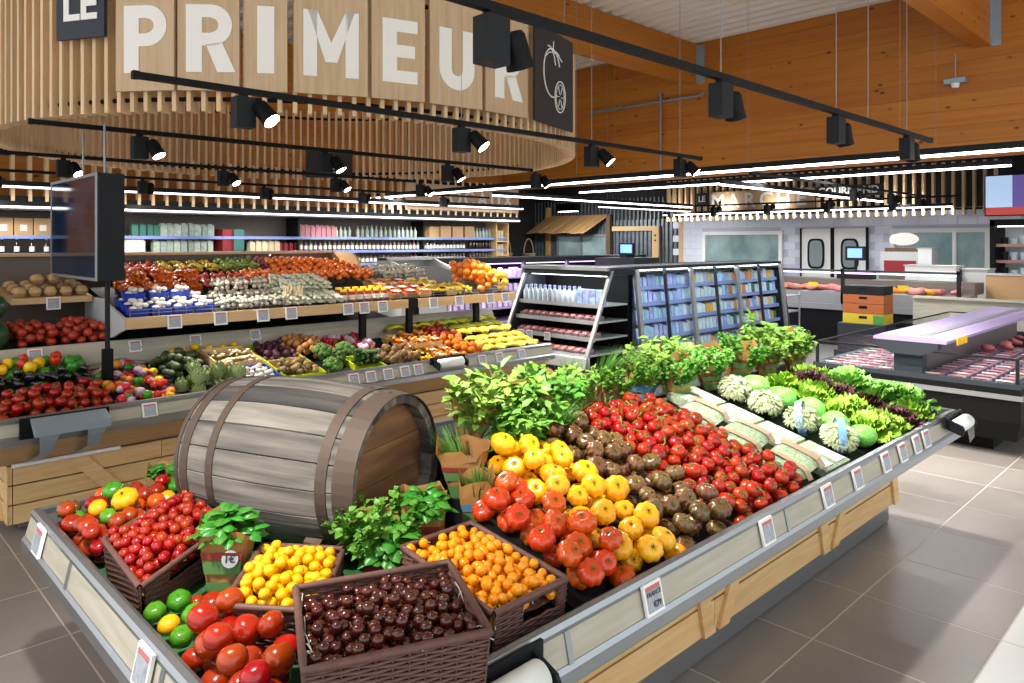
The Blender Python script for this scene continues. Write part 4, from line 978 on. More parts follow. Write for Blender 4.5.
MB().prism([(6.6, 1.2), (6.6, 1.60), (6.72, 1.685), (7.22, 1.705), (7.22, 1.2)], 'x', 4.2, 4.23).build('end_panel', 'shelf_wood', t2)
MB().box((.72, 6.5, 1.05), (.745, 7.19, 1.68)).build('side_upright', 'shelf_wood', t2)
MB().prism([(6.5, 1.33), (6.5, 1.375), (7.12, 1.44), (7.12, 1.40)], 'x', 1.15, 1.69).build('bread_shelf', 'shelf_wood', t2)
for x in (3.75, 4.28, 5.15): MB().box((x-.03, 5.80, .84), (x+.03, 5.84, 1.17)).build('shelf_post', 'black', t2)
for x in (3.75, 4.28, 5.15): MB().box((x-.03, 6.85, .6), (x+.03, 6.9, 1.40)).build('shelf_post', 'black', t2)
# wire lip along the shelf edge
wl = MB()
for z in (1.275, 1.30): wl.tube([(1.73, 5.78, z), (5.6, 5.78, z)], .0025, 4)
for k in range(20): wl.tube([(1.75+.2*k, 5.78, 1.24), (1.75+.2*k, 5.78, 1.30)], .0025, 4)
wl.build('wire_lip', 'grey_metal', t2)
# tags on the second table
lowtags = ((1.66, 'below the bagged peppers'), (2.18, 'below the artichokes'), (3.20, 'below the broccoli'), (3.36, 'below the courgettes'), (3.53, 'below the courgettes, nearer the kiwis'), (3.70, 'below the kiwis'), (3.84, 'below the kiwis, nearer the bag roll'), (4.58, 'below the citrus punnets'), (4.80, 'below the bananas'), (5.1, 'below the bananas at the table end'))
for x, n_ in lowtags: ptag(x, Y+.028, .702, (rad(-18), 0, 0), 'small grey price tag on the second table rail ' + n_, 1.15)
for x, n_ in ((2.05, 'below the blue mushroom punnets'), (2.4, 'between blue punnets and mushroom bags'), (2.75, 'below the mushroom bags'), (3.0, 'below the celery'), (3.55, 'below the first yellow-lidded jar'), (3.72, 'below the middle jars'), (3.92, 'below the last jars'), (4.52, 'just past the black joint'), (4.85, 'below the yellow fruit punnets'), (5.28, 'below the oranges'), (5.5, 'below the grapefruits')):
    ptag(x, 5.742, 1.20, (rad(-8), 0, 0), 'square white price tag on the wooden shelf edge ' + n_, 1.3, 'tags on the wooden shelf edge')
for x, n_ in ((1.42, 'below the packed bread'),): ptag(x, 6.49, 1.33, (0, 0, 0), 'white price tag on the bread shelf edge', 1.2)
for x, n_ in ((1.2, 'below the red apples'), (1.85, 'above the bagged vegetables'), (2.3, 'above the lemons'), (2.8, 'above the beetroots')): ptag(x, 5.99, 1.01, (rad(-20), 0, 0), 'grey price tag on the step behind the lower tray ' + n_, 1.1, 'tags on the step')

# ---- produce kinds
def ball(rx=1, rz=1, **k): return fruit(rx=rx, rz=rz, **k)
mat('pep_green', '#3f8a1e', .2, var=.15, hue=.02); mat('pep_yellow', '#f0b90c', .2, var=.06, hue=.02); mat('pep_red', '#cc2a12', .2, var=.1); mat('aubergine', '#1c1226', .15, coat=.3); mat('artichoke', '#76884a', .55, var=.12, noise=((6, 6, 6), '#94a468', .7))
mat('avocado', '#2d3b1c', .5, var=.2, noise=((30, 30, 30), '#46552a', .7)); mat('lemon', '#f1c416', .35, var=.05); mat('mush', '#e8e0d2', .6, var=.05); mat('asparagus', '#ead9ae', .5, var=.06); mat('parsnip', '#b09163', .7, var=.15, noise=((10, 10, 60), '#7d6a3e', .7)); mat('beet', '#4f2438', .6, var=.2)
mat('broccoli', '#4c7230', .8, var=.12, noise=((60, 60, 60), '#6e9442', .7)); mat('broc_stem', '#9db573', .6); mat('courgette', '#2f4f22', .35, var=.15, noise=((40, 40, 12), '#4e7434', .7)); mat('kiwi', '#7d5f38', .85, var=.12); mat('onion', '#b87e45', .4, var=.12); mat('orange', '#ee7a12', .4, var=.06, hue=.008, bump=.1, noise=((60, 60, 60), '#f08a20', .7)); mat('apple', '#7d0f0e', .25, var=.15, noise=((3, 3, 9), '#c94a2c', .7)); mat('banana', '#f2cf2a', .4, var=.08, hue=.02, noise=((9, 9, 9), '#e6c84a', .7)); mat('banana_green', '#c6c52e', .4, var=.08, hue=.02); mat('melon', '#1f3a22', .3, noise=((8, 8, 1), '#2f5530', .8)); mat('radish', '#c91f3a', .3, var=.1); mat('turnip', '#e7d9e0', .4, noise=((3, 3, 3), '#b9709a', .8)); mat('grapefruit', '#f2c030', .4, var=.06, hue=.01); mat('apricot', '#f0922a', .5, var=.08); mat('blue_plastic', '#1f3fb0', .35); mat('lime_box', '#b9c81c', .5, var=.04); mat('bag_mixed', '#c9c3b4', .3)
def pk(name, cat, mb, m, kids=()): return [dict(name=name, cat=cat, mesh=(b_.mesh(name, m) if isinstance(b_, MB) else b_), kids=list(kids)) for b_ in (mb if isinstance(mb, list) else [mb])]
K_vine = T_vine
K_pg = pk('bell_pepper', 'pepper', fruit(ribs=4, depth=.14, rz=1.1, dimple=.3, n=20, m=10), 'pep_green', [('calyx', CALS)]); K_py = pk('bell_pepper', 'pepper', fruit(ribs=4, depth=.14, rz=1.1, dimple=.3, n=20, m=10), 'pep_yellow', [('calyx', CALS)]); K_pr = pk('bell_pepper', 'pepper', fruit(ribs=4, depth=.14, rz=1.1, dimple=.3, n=20, m=10), 'pep_red', [('calyx', CALS)])
K_au = pk('aubergine', 'aubergine', MB().lathe([(.001, -1.6), (.7, -1.45), (1, -.8), (.9, 0), (.6, .8), (.35, 1.3), (.001, 1.4)], 14), 'aubergine', [('calyx', CAL, (0, 0, .5))])
ab = MB(); rna = random.Random(2)
for ring_ in range(7):
    t = ring_/6; z = -.75+1.6*t; R_ = sqrt(max(.02, 1-(z*.95)**2))*.86; n_ = 11-ring_
    for i in range(n_):
        a = 2*pi*(i+.5*(ring_ % 2))/n_; w = .33*(1.1-.5*t)
        p = Vector((R_*cos(a), R_*sin(a), z)); o = Vector((cos(a), sin(a), 0)); s_ = Vector((-sin(a), cos(a), 0)); up = Vector((0, 0, 1))
        tip = p + up*.45 + o*(.16-.25*t)
        ab.add([p - s_*w - up*.1, p + o*.1 - up*.12, p + s_*w - up*.1, p + s_*w*.7 + up*.22 + o*.08, tip, p - s_*w*.7 + up*.22 + o*.08, p + o*.17 + up*.12], [(0,1,6,5),(1,2,3,6),(6,3,4),(5,6,4)], True)
ab.lathe([(.001, -.85), (.7, -.6), (.8, 0), (.5, .6), (.001, .85)], 10); ab.tube([(0, 0, -.8), (0, 0, -1.3)], .22, 6)
K_ar = pk('artichoke', 'artichoke', ab, 'artichoke')
K_av = pk('avocado', 'avocado', MB().lathe([(.001, -1), (.6, -.85), (.95, -.3), (.9, .2), (.55, .9), (.3, 1.2), (.001, 1.3)], 12), 'avocado')
K_le = pk('lemon', 'lemon', MB().lathe([(.001, -1.35), (.25, -1.2), (.75, -.8), (1, 0), (.75, .8), (.25, 1.2), (.001, 1.3)], 12), 'lemon')
K_mu = pk('mushroom', 'mushroom', MB().lathe([(.35, -.9), (.4, -.2), (.95, -.15), (1, .1), (.8, .55), (.4, .8), (.001, .88)], 12), 'mush')
K_as = pk('asparagus_spear', 'asparagus', MB().lathe([(.010, -.10), (.010, .05), (.0115, .075), (.007, .1), (.001, .108)], 7), 'asparagus')
K_pa = pk('parsnip', 'parsnip', MB().lathe([(.001, -.115), (.006, -.1), (.018, 0), (.026, .075), (.018, .092), (.008, .1)], 9), 'parsnip')
K_be = pk('beetroot', 'beetroot', fruit(rz=.9, dimple=-.2, point=.3, n=12, m=9), 'beet')
bb = []
for s_ in (1, 2):
    b = MB(); rnb = random.Random(s_); b.tube([(0, 0, -.9), (0, 0, -.1)], [.28, .4], 8)
    for i in range(38):
        u = rnb.uniform(-.15, 1); a = rnb.uniform(0, 6.28); q = sqrt(max(0, 1-u*u)); c = Vector((q*cos(a)*.78, q*sin(a)*.78, u*.5)); r_ = rnb.uniform(.2, .3)
        f = fruit(n=7, m=5, dimple=0); b.add([tuple(c+Vector(v)*r_) for v in f.v], f.f, True)
    b.lathe([(.001, -.2), (.7, -.1), (.75, .2), (.4, .5), (.001, .55)], 10); bb.append(b)
K_br = pk('broccoli_head', 'broccoli', bb, 'broccoli')
K_co = pk('courgette', 'courgette', MB().lathe([(.001, -.1), (.016, -.095), (.022, -.05), (.021, .04), (.015, .085), (.010, .1), (.010, .115)], 9), 'courgette')
K_ki = pk('kiwi', 'kiwi', fruit(rz=1.25, dimple=.03, n=12, m=8), 'kiwi'); K_on = pk('onion', 'onion', fruit(rz=.95, dimple=-.35, n=12, m=9), 'onion'); K_or = pk('orange', 'orange', fruit(rz=.98, dimple=.04, n=14, m=10), 'orange'); K_ap = pk('apple', 'apple', fruit(rz=.9, dimple=.3, ribs=5, depth=.03, n=15, m=10), 'apple'); K_gf = pk('grapefruit', 'grapefruit', fruit(rz=.95, dimple=.04, n=14, m=10), 'grapefruit'); K_ti = pk('turnip', 'turnip', fruit(rz=.85, n=12, m=8), 'turnip')
def heap(K, n, x0, x1, y0, y1, radii, floor, label, group, mh=2.6, lay=None, seed=None, k=10, crown=0):
    rn = random.Random(seed if seed is not None else int(x0*1000)+n); xm, ym = (x0+x1)/2, (y0+y1)/2
    fl_ = lambda x, y: floor(y) + crown*max(0, 1-((x-xm)/(x1-x0)*2)**2)*max(0, 1-((y-ym)/(y1-y0)*2)**2)
    for (x, y, z, r) in pile(n, lambda q: (q.uniform(x0, x1), q.uniform(y0, y1)), radii, fl_, k, seed=rn.random(), maxh=radii[-1]*mh):
        kk = rn.choice(K)
        place(kk, (x, y, z - r*.1), rnd_rot(rn) if lay is None else (lay[0]+rn.uniform(-.15, .15), lay[1]+rn.uniform(-.1, .1), lay[2]+rn.uniform(-.25, .25)), r, label, group, rn)
# lower tray, from the near end
heap(K_vine, 170, .76, 1.46, 5.22, 5.52, (.030, .036), d2, 'red vine tomato on the second table beside the screen pole', 'vine tomatoes on the second table', 3.2, crown=.02)
heap(K_au, 26, .80, 1.45, 5.58, 5.70, (.026, .030), lambda y: d2(y)+.05, 'shiny dark aubergine behind the vine tomatoes of the second table', 'aubergines', 3.6, (1.4, 0, .3), crown=.04)
heap(K_pg, 20, .78, 1.45, 5.74, 5.95, (.036, .042), lambda y: d2(y)+.05, 'green bell pepper behind the aubergines', 'bell peppers', 3.2); heap(K_py, 8, .78, 1.25, 5.74, 5.93, (.036, .042), lambda y: d2(y)+.10, 'yellow bell pepper behind the aubergines', 'bell peppers', 2.6); heap(K_pr, 6, .9, 1.45, 5.80, 5.95, (.032, .038), lambda y: d2(y)+.11, 'red bell pepper behind the aubergines', 'bell peppers', 2.6)
# bagged mixed peppers
def mixbag(seed, cols):
    rn = random.Random(seed); t = thing('vegetable_bag', 'clear bag of mixed red and yellow vegetables beside the artichokes', 'vegetable bag', (0, 0, 0), 0, 'bags of mixed vegetables')
    for i in range(6):
        m_ = rn.choice(cols); obj('vegetable', MIXM[m_], t, (rn.uniform(-.05, .05), rn.uniform(-.05, .05), rn.uniform(.02, .06)), rnd_rot(rn), rn.uniform(.026, .036))
    obj('film', filmm, t, (0, 0, 0), (0, 0, 0), (1.0, .75, 1.35)); return t
MIXM = {m_: fruit(ribs=5, depth=.08, rz=.95, n=14, m=9).mesh('vegetable', m_) for m_ in ('pep_yellow', 'pep_red', 'pep_green', 'apricot', 'turnip', 'radish')}
for k in range(15):
    t = mixbag(k, ['pep_yellow', 'pep_red', 'apricot', 'turnip', 'radish', 'pep_green']); x, y = 1.56 + .12*(k % 3) + rn7.uniform(-.02, .02), 5.25 + .13*(k//3); t.location = (x, y, d2(y)+.01 + .02*(k % 2)); t.rotation_euler = (.2, rn7.uniform(-.2, .2), rn7.uniform(0, 3))
heap(K_ar, 15, 1.96, 2.33, 5.23, 5.46, (.048, .054), d2, 'grey-green artichoke on the second table behind the barrel', 'artichokes', 2.9)
heap(K_av, 40, 1.95, 2.22, 5.55, 5.88, (.030, .036), d2, 'dark green avocado behind the artichokes', 'avocados', 3.4, (1.4, 0, .4), crown=.03)
heap(K_le, 16, 2.1, 2.62, 5.90, 5.96, (.028, .032), lambda y: d2(y)+.02, 'yellow lemon in the row along the steel step', 'lemons', 2.6, (1.5, 0, 0))
def crate(name, x0, x1, y0, y1, h, m, label, zf=d2, t=.012):
    o = thing(name, label, 'crate'); za, zb = zf(y0)+.003, zf(y1)+.003
    for (a, b_, c, d, nm) in ((x0, x1, y0, y0+t, 'front_slat'), (x0, x1, y1-t, y1, 'back_slat'), (x0, x0+t, y0+t, y1-t, 'side_slat'), (x1-t, x1, y0+t, y1-t, 'side_slat')):
        b2 = MB(); z0, z1 = zf(c)+.003, zf(d)+.003
        b2.add([(a, c, z0), (b_, c, z0), (b_, d, z1), (a, d, z1), (a, c, z0+h), (b_, c, z0+h), (b_, d, z1+h), (a, d, z1+h)], [(0,3,2,1),(4,5,6,7),(0,1,5,4),(1,2,6,5),(2,3,7,6),(3,0,4,7)]); b2.build(nm, m, o)
    b2 = MB(); b2.add([(x0+t, y0+t, za), (x1-t, y0+t, za), (x1-t, y1-t, zb), (x0+t, y1-t, zb), (x0+t, y0+t, za+.02), (x1-t, y0+t, za+.02), (x1-t, y1-t, zb+.02), (x0+t, y1-t, zb+.02)], [(0,3,2,1),(4,5,6,7),(0,1,5,4),(1,2,6,5),(2,3,7,6),(3,0,4,7)]); b2.build('bottom', m, o)
    return o
crate('blue_crate', 2.37, 2.64, 5.20, 5.48, .085, 'blue_plastic', 'blue plastic crate of white mushrooms behind the barrel')
heap(K_mu, 70, 2.41, 2.60, 5.24, 5.44, (.018, .022), lambda y: d2(y)+.03, 'white button mushroom in the blue crate', 'white mushrooms', 3.4)
crate('wooden_crate', 2.29, 2.64, 5.52, 5.88, .10, 'crate_wood', 'pale wooden crate of white asparagus')
for k in range(44):
    x, y = rn7.uniform(2.32, 2.61), rn7.choice((5.63, 5.77)) + rn7.uniform(-.02, .02); place(K_as, (x, y, d2(y)+.075+.022*(k//22)), (rad(90)-.2+rn7.uniform(-.08, .08), 0, rn7.uniform(-.25, .25)), 1, 'pale white asparagus spear in the wooden crate', 'white asparagus', rn7)
crate('lime_crate', 2.68, 3.02, 5.20, 5.95, .07, 'lime_box', 'lime green crate of parsnips and beetroots behind the barrel')
MB().box((2.69, 5.52, .80), (3.01, 5.535, .86)).build('cross_slat', 'crate_wood', t2)
heap(K_be, 40, 2.72, 2.98, 5.60, 5.90, (.024, .03), lambda y: d2(y)+.02, 'dark purple beetroot in the lime green crate', 'beetroots', 3.2)
for k in range(26):
    x, y = rn7.uniform(2.73, 2.97), rn7.uniform(5.28, 5.47); place(K_pa, (x, y, d2(y)+.045+.03*(k//10)), (rn7.uniform(1.2, 1.5), 0, rn7.uniform(-.9, -.2)), 1, 'earthy parsnip in the lime green crate', 'parsnips', rn7)
heap(K_br, 9, 3.07, 3.30, 5.24, 5.50, (.075, .085), d2, 'green broccoli head next to the courgettes', 'broccoli heads', 2.6, (.3, 0, 0))
heap(K_on, 46, 2.98, 3.28, 5.62, 5.95, (.026, .032), lambda y: d2(y)+.02, 'golden brown onion behind the broccoli', 'onions', 3.6, crown=.04)
crate('courgette_crate', 3.34, 3.60, 5.20, 5.50, .05, 'lime_box', 'lime green crate of courgettes')
for k in range(22):
    x, y = 3.375 + .19*((k % 7)/6), 5.34 + rn7.uniform(-.03, .03); place(K_co, (x, y, d2(y)+.05+.036*(k//7)), (rn7.uniform(1.25, 1.45), 0, rn7.uniform(-.5, .1)), 1, 'dark green courgette in the lime green crate', 'courgettes', rn7)
# radish bunches
def radish(x, y, z, m, k):
    t = thing('radish_bunch', '%s bunch with green tops behind the courgettes' % ('red radish' if m == 'radish' else 'white turnip'), 'radishes', (x, y, z), rn7.uniform(0, 6), 'radish and turnip bunches')
    for i in range(9): obj('root', RAD[m], t, (rn7.uniform(-.04, .04), rn7.uniform(-.04, .04), rn7.uniform(0, .04)), rnd_rot(rn7), rn7.uniform(.016, .02) if m == 'radish' else .026)
    obj('foliage', FOL['parsley'][k % 2], t, (.03, .03, .01), (0, 1.2, 0), .2)['kind'] = 'stuff'
RAD = {m_: fruit(rz=1.0, dimple=-.1, n=9, m=7).mesh('root', m_) for m_ in ('radish', 'turnip')}
for k in range(20):
    x, y = 3.30 + .105*(k % 5) + rn7.uniform(-.02, .02), 5.60 + .11*(k//5); radish(x, y, d2(y)+.03+.02*(k % 2), 'turnip' if k in (3, 9, 13, 17) else 'radish', k)
heap(K_ki, 34, 3.66, 3.96, 5.21, 5.46, (.029, .033), d2, 'brown kiwi fruit in the heap beside the courgettes', 'kiwi fruits', 3.6, crown=.02)
# punnets: small open tray, fruit inside, paper sleeve
def punnet_proto(name, label, m_tray, m_fruit, r=.022, film=True, lab=None, w=.075, d=.055, h=.05, n=14, seed=3, cat='punnet', layer=1.4):
    rn = random.Random(seed); b = MB(); pts = pile(n, lambda q: (q.uniform(-w+r, w-r), q.uniform(-d+r*.8, d-r*.8)), (r*.92, r), lambda x, y: h*.35, 8, seed=seed, maxh=r*3)
    f = fruit(n=9, m=6, dimple=.1)
    for (x, y, z, r_) in pts: b.add([(x+v[0]*r_, y+v[1]*r_, z+v[2]*r_) for v in f.v], f.f, True)
    tr_ = MB(); tr_.add([(-w*.86, -d*.86, 0), (w*.86, -d*.86, 0), (w*.86, d*.86, 0), (-w*.86, d*.86, 0), (-w, -d, h), (w, -d, h), (w, d, h), (-w, d, h)], [(0,3,2,1),(0,1,5,4),(1,2,6,5),(2,3,7,6),(3,0,4,7)])
    kids = [('fruit', b.mesh('fruit', m_fruit, fix=False))]
    if lab: kids.append(('paper_label', MB().box((-w*.55, -d*.7, h+r*.95), (w*.55, d*.6, h+r*.95+.002)).mesh('paper_label', lab)))
    return dict(name=name, cat=cat, mesh=tr_.mesh(name, m_tray), kids=kids, label=label)
P_lime = punnet_proto('citrus_punnet', '', 'crate_wood', 'lemon', .02, lab='white'); P_apr = punnet_proto('apricot_punnet', '', 'crate_wood', 'apricot', .02, lab='white', seed=5); P_cle = punnet_proto('clementine_punnet', '', 'charcoal', 'orange', .024, seed=6, lab='cream'); P_mush = punnet_proto('mushroom_punnet', '', 'blue_plastic', 'mush', .024, seed=7, h=.06); P_mix = punnet_proto('tomato_punnet', '', 'kraft', 'beef_red', .018, seed=8, lab='white'); P_kum = punnet_proto('kumquat_punnet', '', 'charcoal', 'lemon', .016, seed=9, n=20)
P_egg = punnet_proto('shallot_punnet', '', 'crate_wood', 'onion', .02, seed=10, lab='white')
def punnets(P_, xs, ys, z, label, group, jit=.01, tilt=0):
    for i, x in enumerate(xs):
        for j, y in enumerate(ys):
            q = rn7.choice(P_) if isinstance(P_, list) else P_
            place(q, (x+rn7.uniform(-jit, jit), y, z(y)+.004), (tilt, 0, rn7.uniform(-.08, .08)), 1, label, group, rn7)
punnets([P_lime, P_kum, P_apr], (4.04, 4.20, 4.36), (5.26, 5.40, 5.54), d2, 'citrus or apricot punnet with white paper label beside the kiwis', 'citrus punnets on the second table', tilt=.2)
punnets([P_cle, P_apr, P_lime], (4.05, 4.22, 4.39), (5.68, 5.82), d2, 'small fruit punnet behind the citrus punnets', 'fruit punnets behind the citrus', tilt=.2)
punnets([P_cle, P_apr], (4.12, 4.30), (5.46,), lambda y: d2(y)+.075, 'fruit punnet stacked on top of the citrus punnets', 'stacked fruit punnets', tilt=.2)
heap(K_or, 44, 4.50, 4.70, 5.22, 5.60, (.032, .036), d2, 'loose orange clementine beside the bananas', 'loose clementines', 3.2)
heap(K_ap, 40, 4.48, 4.72, 5.66, 5.95, (.032, .036), d2, 'red apple behind the clementines', 'red apples by the bananas', 3.4)
# bananas
def banana_mesh(m):
    b = MB(); pts = []; rs = []
    for i in range(9):
        t = i/8; a = -0.55+1.1*t; pts.append((.16*sin(a), 0, .16*cos(a)-.13)); rs.append([.006, .012, .0165, .0185, .019, .0185, .0165, .011, .004][i])
    b.tube(pts, rs, 6); return b.mesh('banana', m)
BAN = [banana_mesh('banana'), banana_mesh('banana_green')]
def bananas(x, y, z, label, g, rz, n=5):
    t = thing('banana_bunch', label, 'bananas', (x, y, z), rz, 'banana bunches')
    for i in range(n): obj('banana', BAN[g], t, (0, .026*(i-(n-1)/2), .035 - .003*abs(i-2)), (.16*(i-(n-1)/2), 0, .10*(i-(n-1)/2)))
    MB().box((-.105, -.03, .0), (-.08, .03, .03)).build('crown_stem', BANST, t)
mat('ban_stem', '#8a7a2a', .6); BANST = 'ban_stem'
for k in range(30):
    c, r_ = k % 5, k//5; x, y = 4.84 + .145*c + rn7.uniform(-.02, .02), 5.26 + .135*r_
    bananas(x, y, d2(y) + .012 + (.03 if r_ > 2 else 0) + (.02 if r_ > 4 else 0), 'bunch of %s bananas at the end of the second table, %s row from the rail' % ('greenish' if r_ > 3 else 'yellow', ordn[r_]), 1 if r_ > 3 else 0, rn7.uniform(-1.1, 1.1))
for k in range(6): 
    x = 4.18 + .17*k; bananas(x, 5.93, d2(5.93)+.06, 'bunch of greenish bananas against the step under the wooden shelf', 1, rn7.uniform(-.3, .3))
# ---------------------------------------------------------------- upper tier of the second table
mt = lambda y: 1.03 + .13*(y-6.05)
for x0, x1, w_ in ((1.10, 1.37, 'first'), (1.40, 1.70, 'second')):
    heap(K_ap, 70, x0+.03, x1-.03, 6.10, 6.48, (.033, .037), mt, 'red apple in the %s heap below the packed bread' % w_, 'red apples below the bread', 3.4, crown=.02)
for i, (x, y, z) in enumerate(((.95, 6.15, 1.15), (.93, 6.42, 1.18), (.98, 6.26, 1.34))):
    o = obj('watermelon', fruit(rz=1.25, dimple=.02, n=16, m=12).mesh('watermelon', 'melon'), None, (x, y, z), (1.4, 0, .3), .125 if i < 2 else .10); tag(o, ['dark green watermelon at the front beside the apples', 'dark green watermelon behind the front one', 'dark green watermelon on top of the others'][i], 'watermelon', 'watermelons')
mat('bread', '#b98a55', .7, var=.12, noise=((20, 20, 20), '#d9b98a', .7)); 
brd = pillow(.09, .13, .07, 6, 2).mesh('bread_pack', 'bread'); brf = pillow(.10, .15, .085, 6, 4).mesh('film', 'film')
def bread(x, y, z, lab): 
    o = tag(obj('bread_pack', brd, None, (x, y, z), (rn7.uniform(0, .15), rn7.uniform(-.1, .1), rn7.uniform(-.2, .2))), lab, 'bread pack', 'packed bread'); obj('film', brf, o, (0, 0, -.006))
for j in range(3):
    for i in range(5): bread(1.21+.105*i, 6.58+.16*j, 1.385+.0175*j+.0, 'film-wrapped bread pack in the bottom layer on the small wooden shelf')
for i, x in enumerate((1.36, 1.47)): bread(x, 6.72, 1.475, '%s film-wrapped bread pack on top of the others' % ('darker' if i else 'rounder'))
# mushrooms in blue punnets, two high at the back
for i in range(4):
    for j in range(3):
        x, y = 1.82+.16*i - (.0 if j else 0), 5.85+.125*j; place(P_mush, (x, y, u2(y)), (.18, 0, 0), 1, 'blue punnet of mushrooms at the near end of the wooden shelf', 'blue mushroom punnets', rn7)
for i in range(3): place(P_mush, (1.84+.17*i, 6.02, u2(6.02)+.07), (.18, 0, rn7.uniform(-.2, .2)), 1, 'blue punnet of mushrooms stacked on the others', 'blue mushroom punnets, upper layer', rn7)
mat('net_orange', '#ee6a10', .4, var=.08, noise=((60, 60, 60), '#f58a2c', .6)); mat('net_red', '#d8402c', .4, var=.1, noise=((50, 50, 50), '#ee7a5a', .6)); mat('bag_white', '#d9d2c2', .35, var=.07, noise=((40, 40, 40), '#b9ad97', .6)); mat('endive', '#f6f4e4', .4, var=.05, noise=((10, 40, 10), '#e6e8c0', .7)); mat('bag_green2', '#a9bd5a', .4, var=.1, noise=((40, 40, 40), '#6c8a34', .6)); mat('bag_yellow', '#e9c43a', .4, var=.08); mat('jar_red', '#8a1f1c', .3, var=.15); mat('lid_yellow', '#e8c218', .4); mat('bag_plum', '#8a2f42', .4, var=.1, noise=((40, 40, 40), '#b95a6a', .6))
def cluster(lx, ly, h, seed, r, el):
    """heap of small pieces the size of one bag"""
    rn = random.Random(seed); b = MB(); f = fruit(n=8, m=6, dimple=.05)
    for (x, y, z, r_) in pile(60, lambda q: (q.uniform(-lx/2+r*.7, lx/2-r*.7), q.uniform(-ly/2+r*.7, ly/2-r*.7)), (r*.85, r), lambda x, y: .004, 8, seed=seed, maxh=h-r):
        R_ = Euler((rn.uniform(-.3, .3), rn.uniform(-.3, .3), rn.uniform(-.4, .4))).to_matrix()
        b.add([tuple(Vector((x, y, z)) + R_ @ Vector((v[0]*r_, v[1]*r_*el, v[2]*r_))) for v in f.v], f.f, True)
    return b
def bagp(name, cat, m, lx=.13, ly=.17, h=.085, seed=1, film=True, r=.021, el=1.0): return dict(name=name, cat=cat, mesh=cluster(lx, ly, h, seed, r, el).mesh(name, m, fix=False), kids=([('film', pillow(lx*1.06, ly*1.06, h*1.12, 6, seed, .1).mesh('film', 'film'), (0, 0, -h*.05))] if film else []))
B_mw = bagp('mushroom_bag', 'vegetable bag', 'bag_white', seed=1); B_or = bagp('carrot_bag', 'vegetable bag', 'net_orange', seed=2, r=.016, el=3.0); B_no = bagp('orange_net', 'fruit net', 'net_orange', .17, .2, .11, 3, False, .032); B_nr = bagp('tomato_net', 'fruit net', 'net_red', seed=4); B_en = bagp('endive_bag', 'vegetable bag', 'endive', .12, .16, .085, 5, True, .018, 2.6); B_gr = bagp('grape_bag', 'fruit bag', 'bag_green2', .14, .17, .09, 6); B_ye = bagp('potato_pack', 'vegetable bag', 'bag_yellow', .12, .15, .08, 7); B_pl = bagp('plum_bag', 'fruit bag', 'bag_plum', .15, .17, .09, 8)
def lay(P_, x0, x1, nx, y0, y1, ny, label, group, dz=0, tilt=.2):
    for i in range(nx):
        for j in range(ny):
            x = x0+(x1-x0)*(i+.5)/nx; y = y0+(y1-y0)*(j+.5)/ny
            place(P_, (x+rn7.uniform(-.012, .012), y, u2(y)+.003+dz), (tilt+rn7.uniform(-.1, .1), rn7.uniform(-.12, .12), rn7.uniform(-.3, .3)), 1, label, group, rn7)
lay(B_mw, 2.42, 3.0, 4, 5.80, 6.20, 2, 'clear bag of pale mushrooms at the wooden shelf edge', 'bags of mushrooms')
lay(B_mw, 2.45, 2.95, 3, 5.92, 6.3, 1, 'clear bag of pale mushrooms on the upper layer', 'bags of mushrooms, upper layer', .10)
lay(B_or, 1.85, 2.5, 4, 6.3, 6.75, 2, 'orange bag of carrots behind the mushrooms', 'carrot bags'); lay(B_or, 1.9, 2.5, 3, 6.35, 6.6, 1, 'orange bag of carrots on the upper layer', 'carrot bags, upper layer', .1)
lay(B_nr, 2.5, 2.95, 3, 6.35, 6.7, 2, 'red net of tomatoes behind the mushroom bags', 'red tomato nets', .03)
lay(B_ye, 2.3, 2.85, 4, 6.8, 7.08, 2, 'yellow-green fruit pack at the back panel', 'fruit packs at the back panel', .06); lay(B_nr, 1.9, 2.3, 3, 6.8, 7.08, 2, 'reddish fruit pack at the back panel', 'reddish fruit packs', .05)
lay(B_gr, 2.85, 3.2, 3, 6.75, 7.08, 2, 'green fruit bag at the back panel', 'green fruit bags', .07); lay(B_pl, 3.2, 3.55, 2, 6.75, 7.08, 2, 'dark red fruit bag at the back panel', 'dark red fruit bags', .08)
lay(B_or, 2.95, 3.3, 3, 6.35, 6.7, 2, 'orange bag between red nets and endives', 'orange bags in the middle', .04)
lay(B_en, 3.02, 3.52, 5, 5.80, 6.34, 3, 'clear bag of white endives', 'endive bags'); lay(B_en, 3.05, 3.5, 4, 5.95, 6.3, 2, 'clear bag of white endives on the upper layer', 'endive bags, upper layer', .085)
lay(B_no, 3.3, 4.3, 6, 6.35, 7.05, 3, 'orange net bag of fruit on the wooden shelf', 'orange net bags', .04); lay(B_no, 3.3, 3.9, 4, 6.6, 7.0, 1, 'orange net bag of fruit stacked on top', 'orange net bags, upper layer', .09)
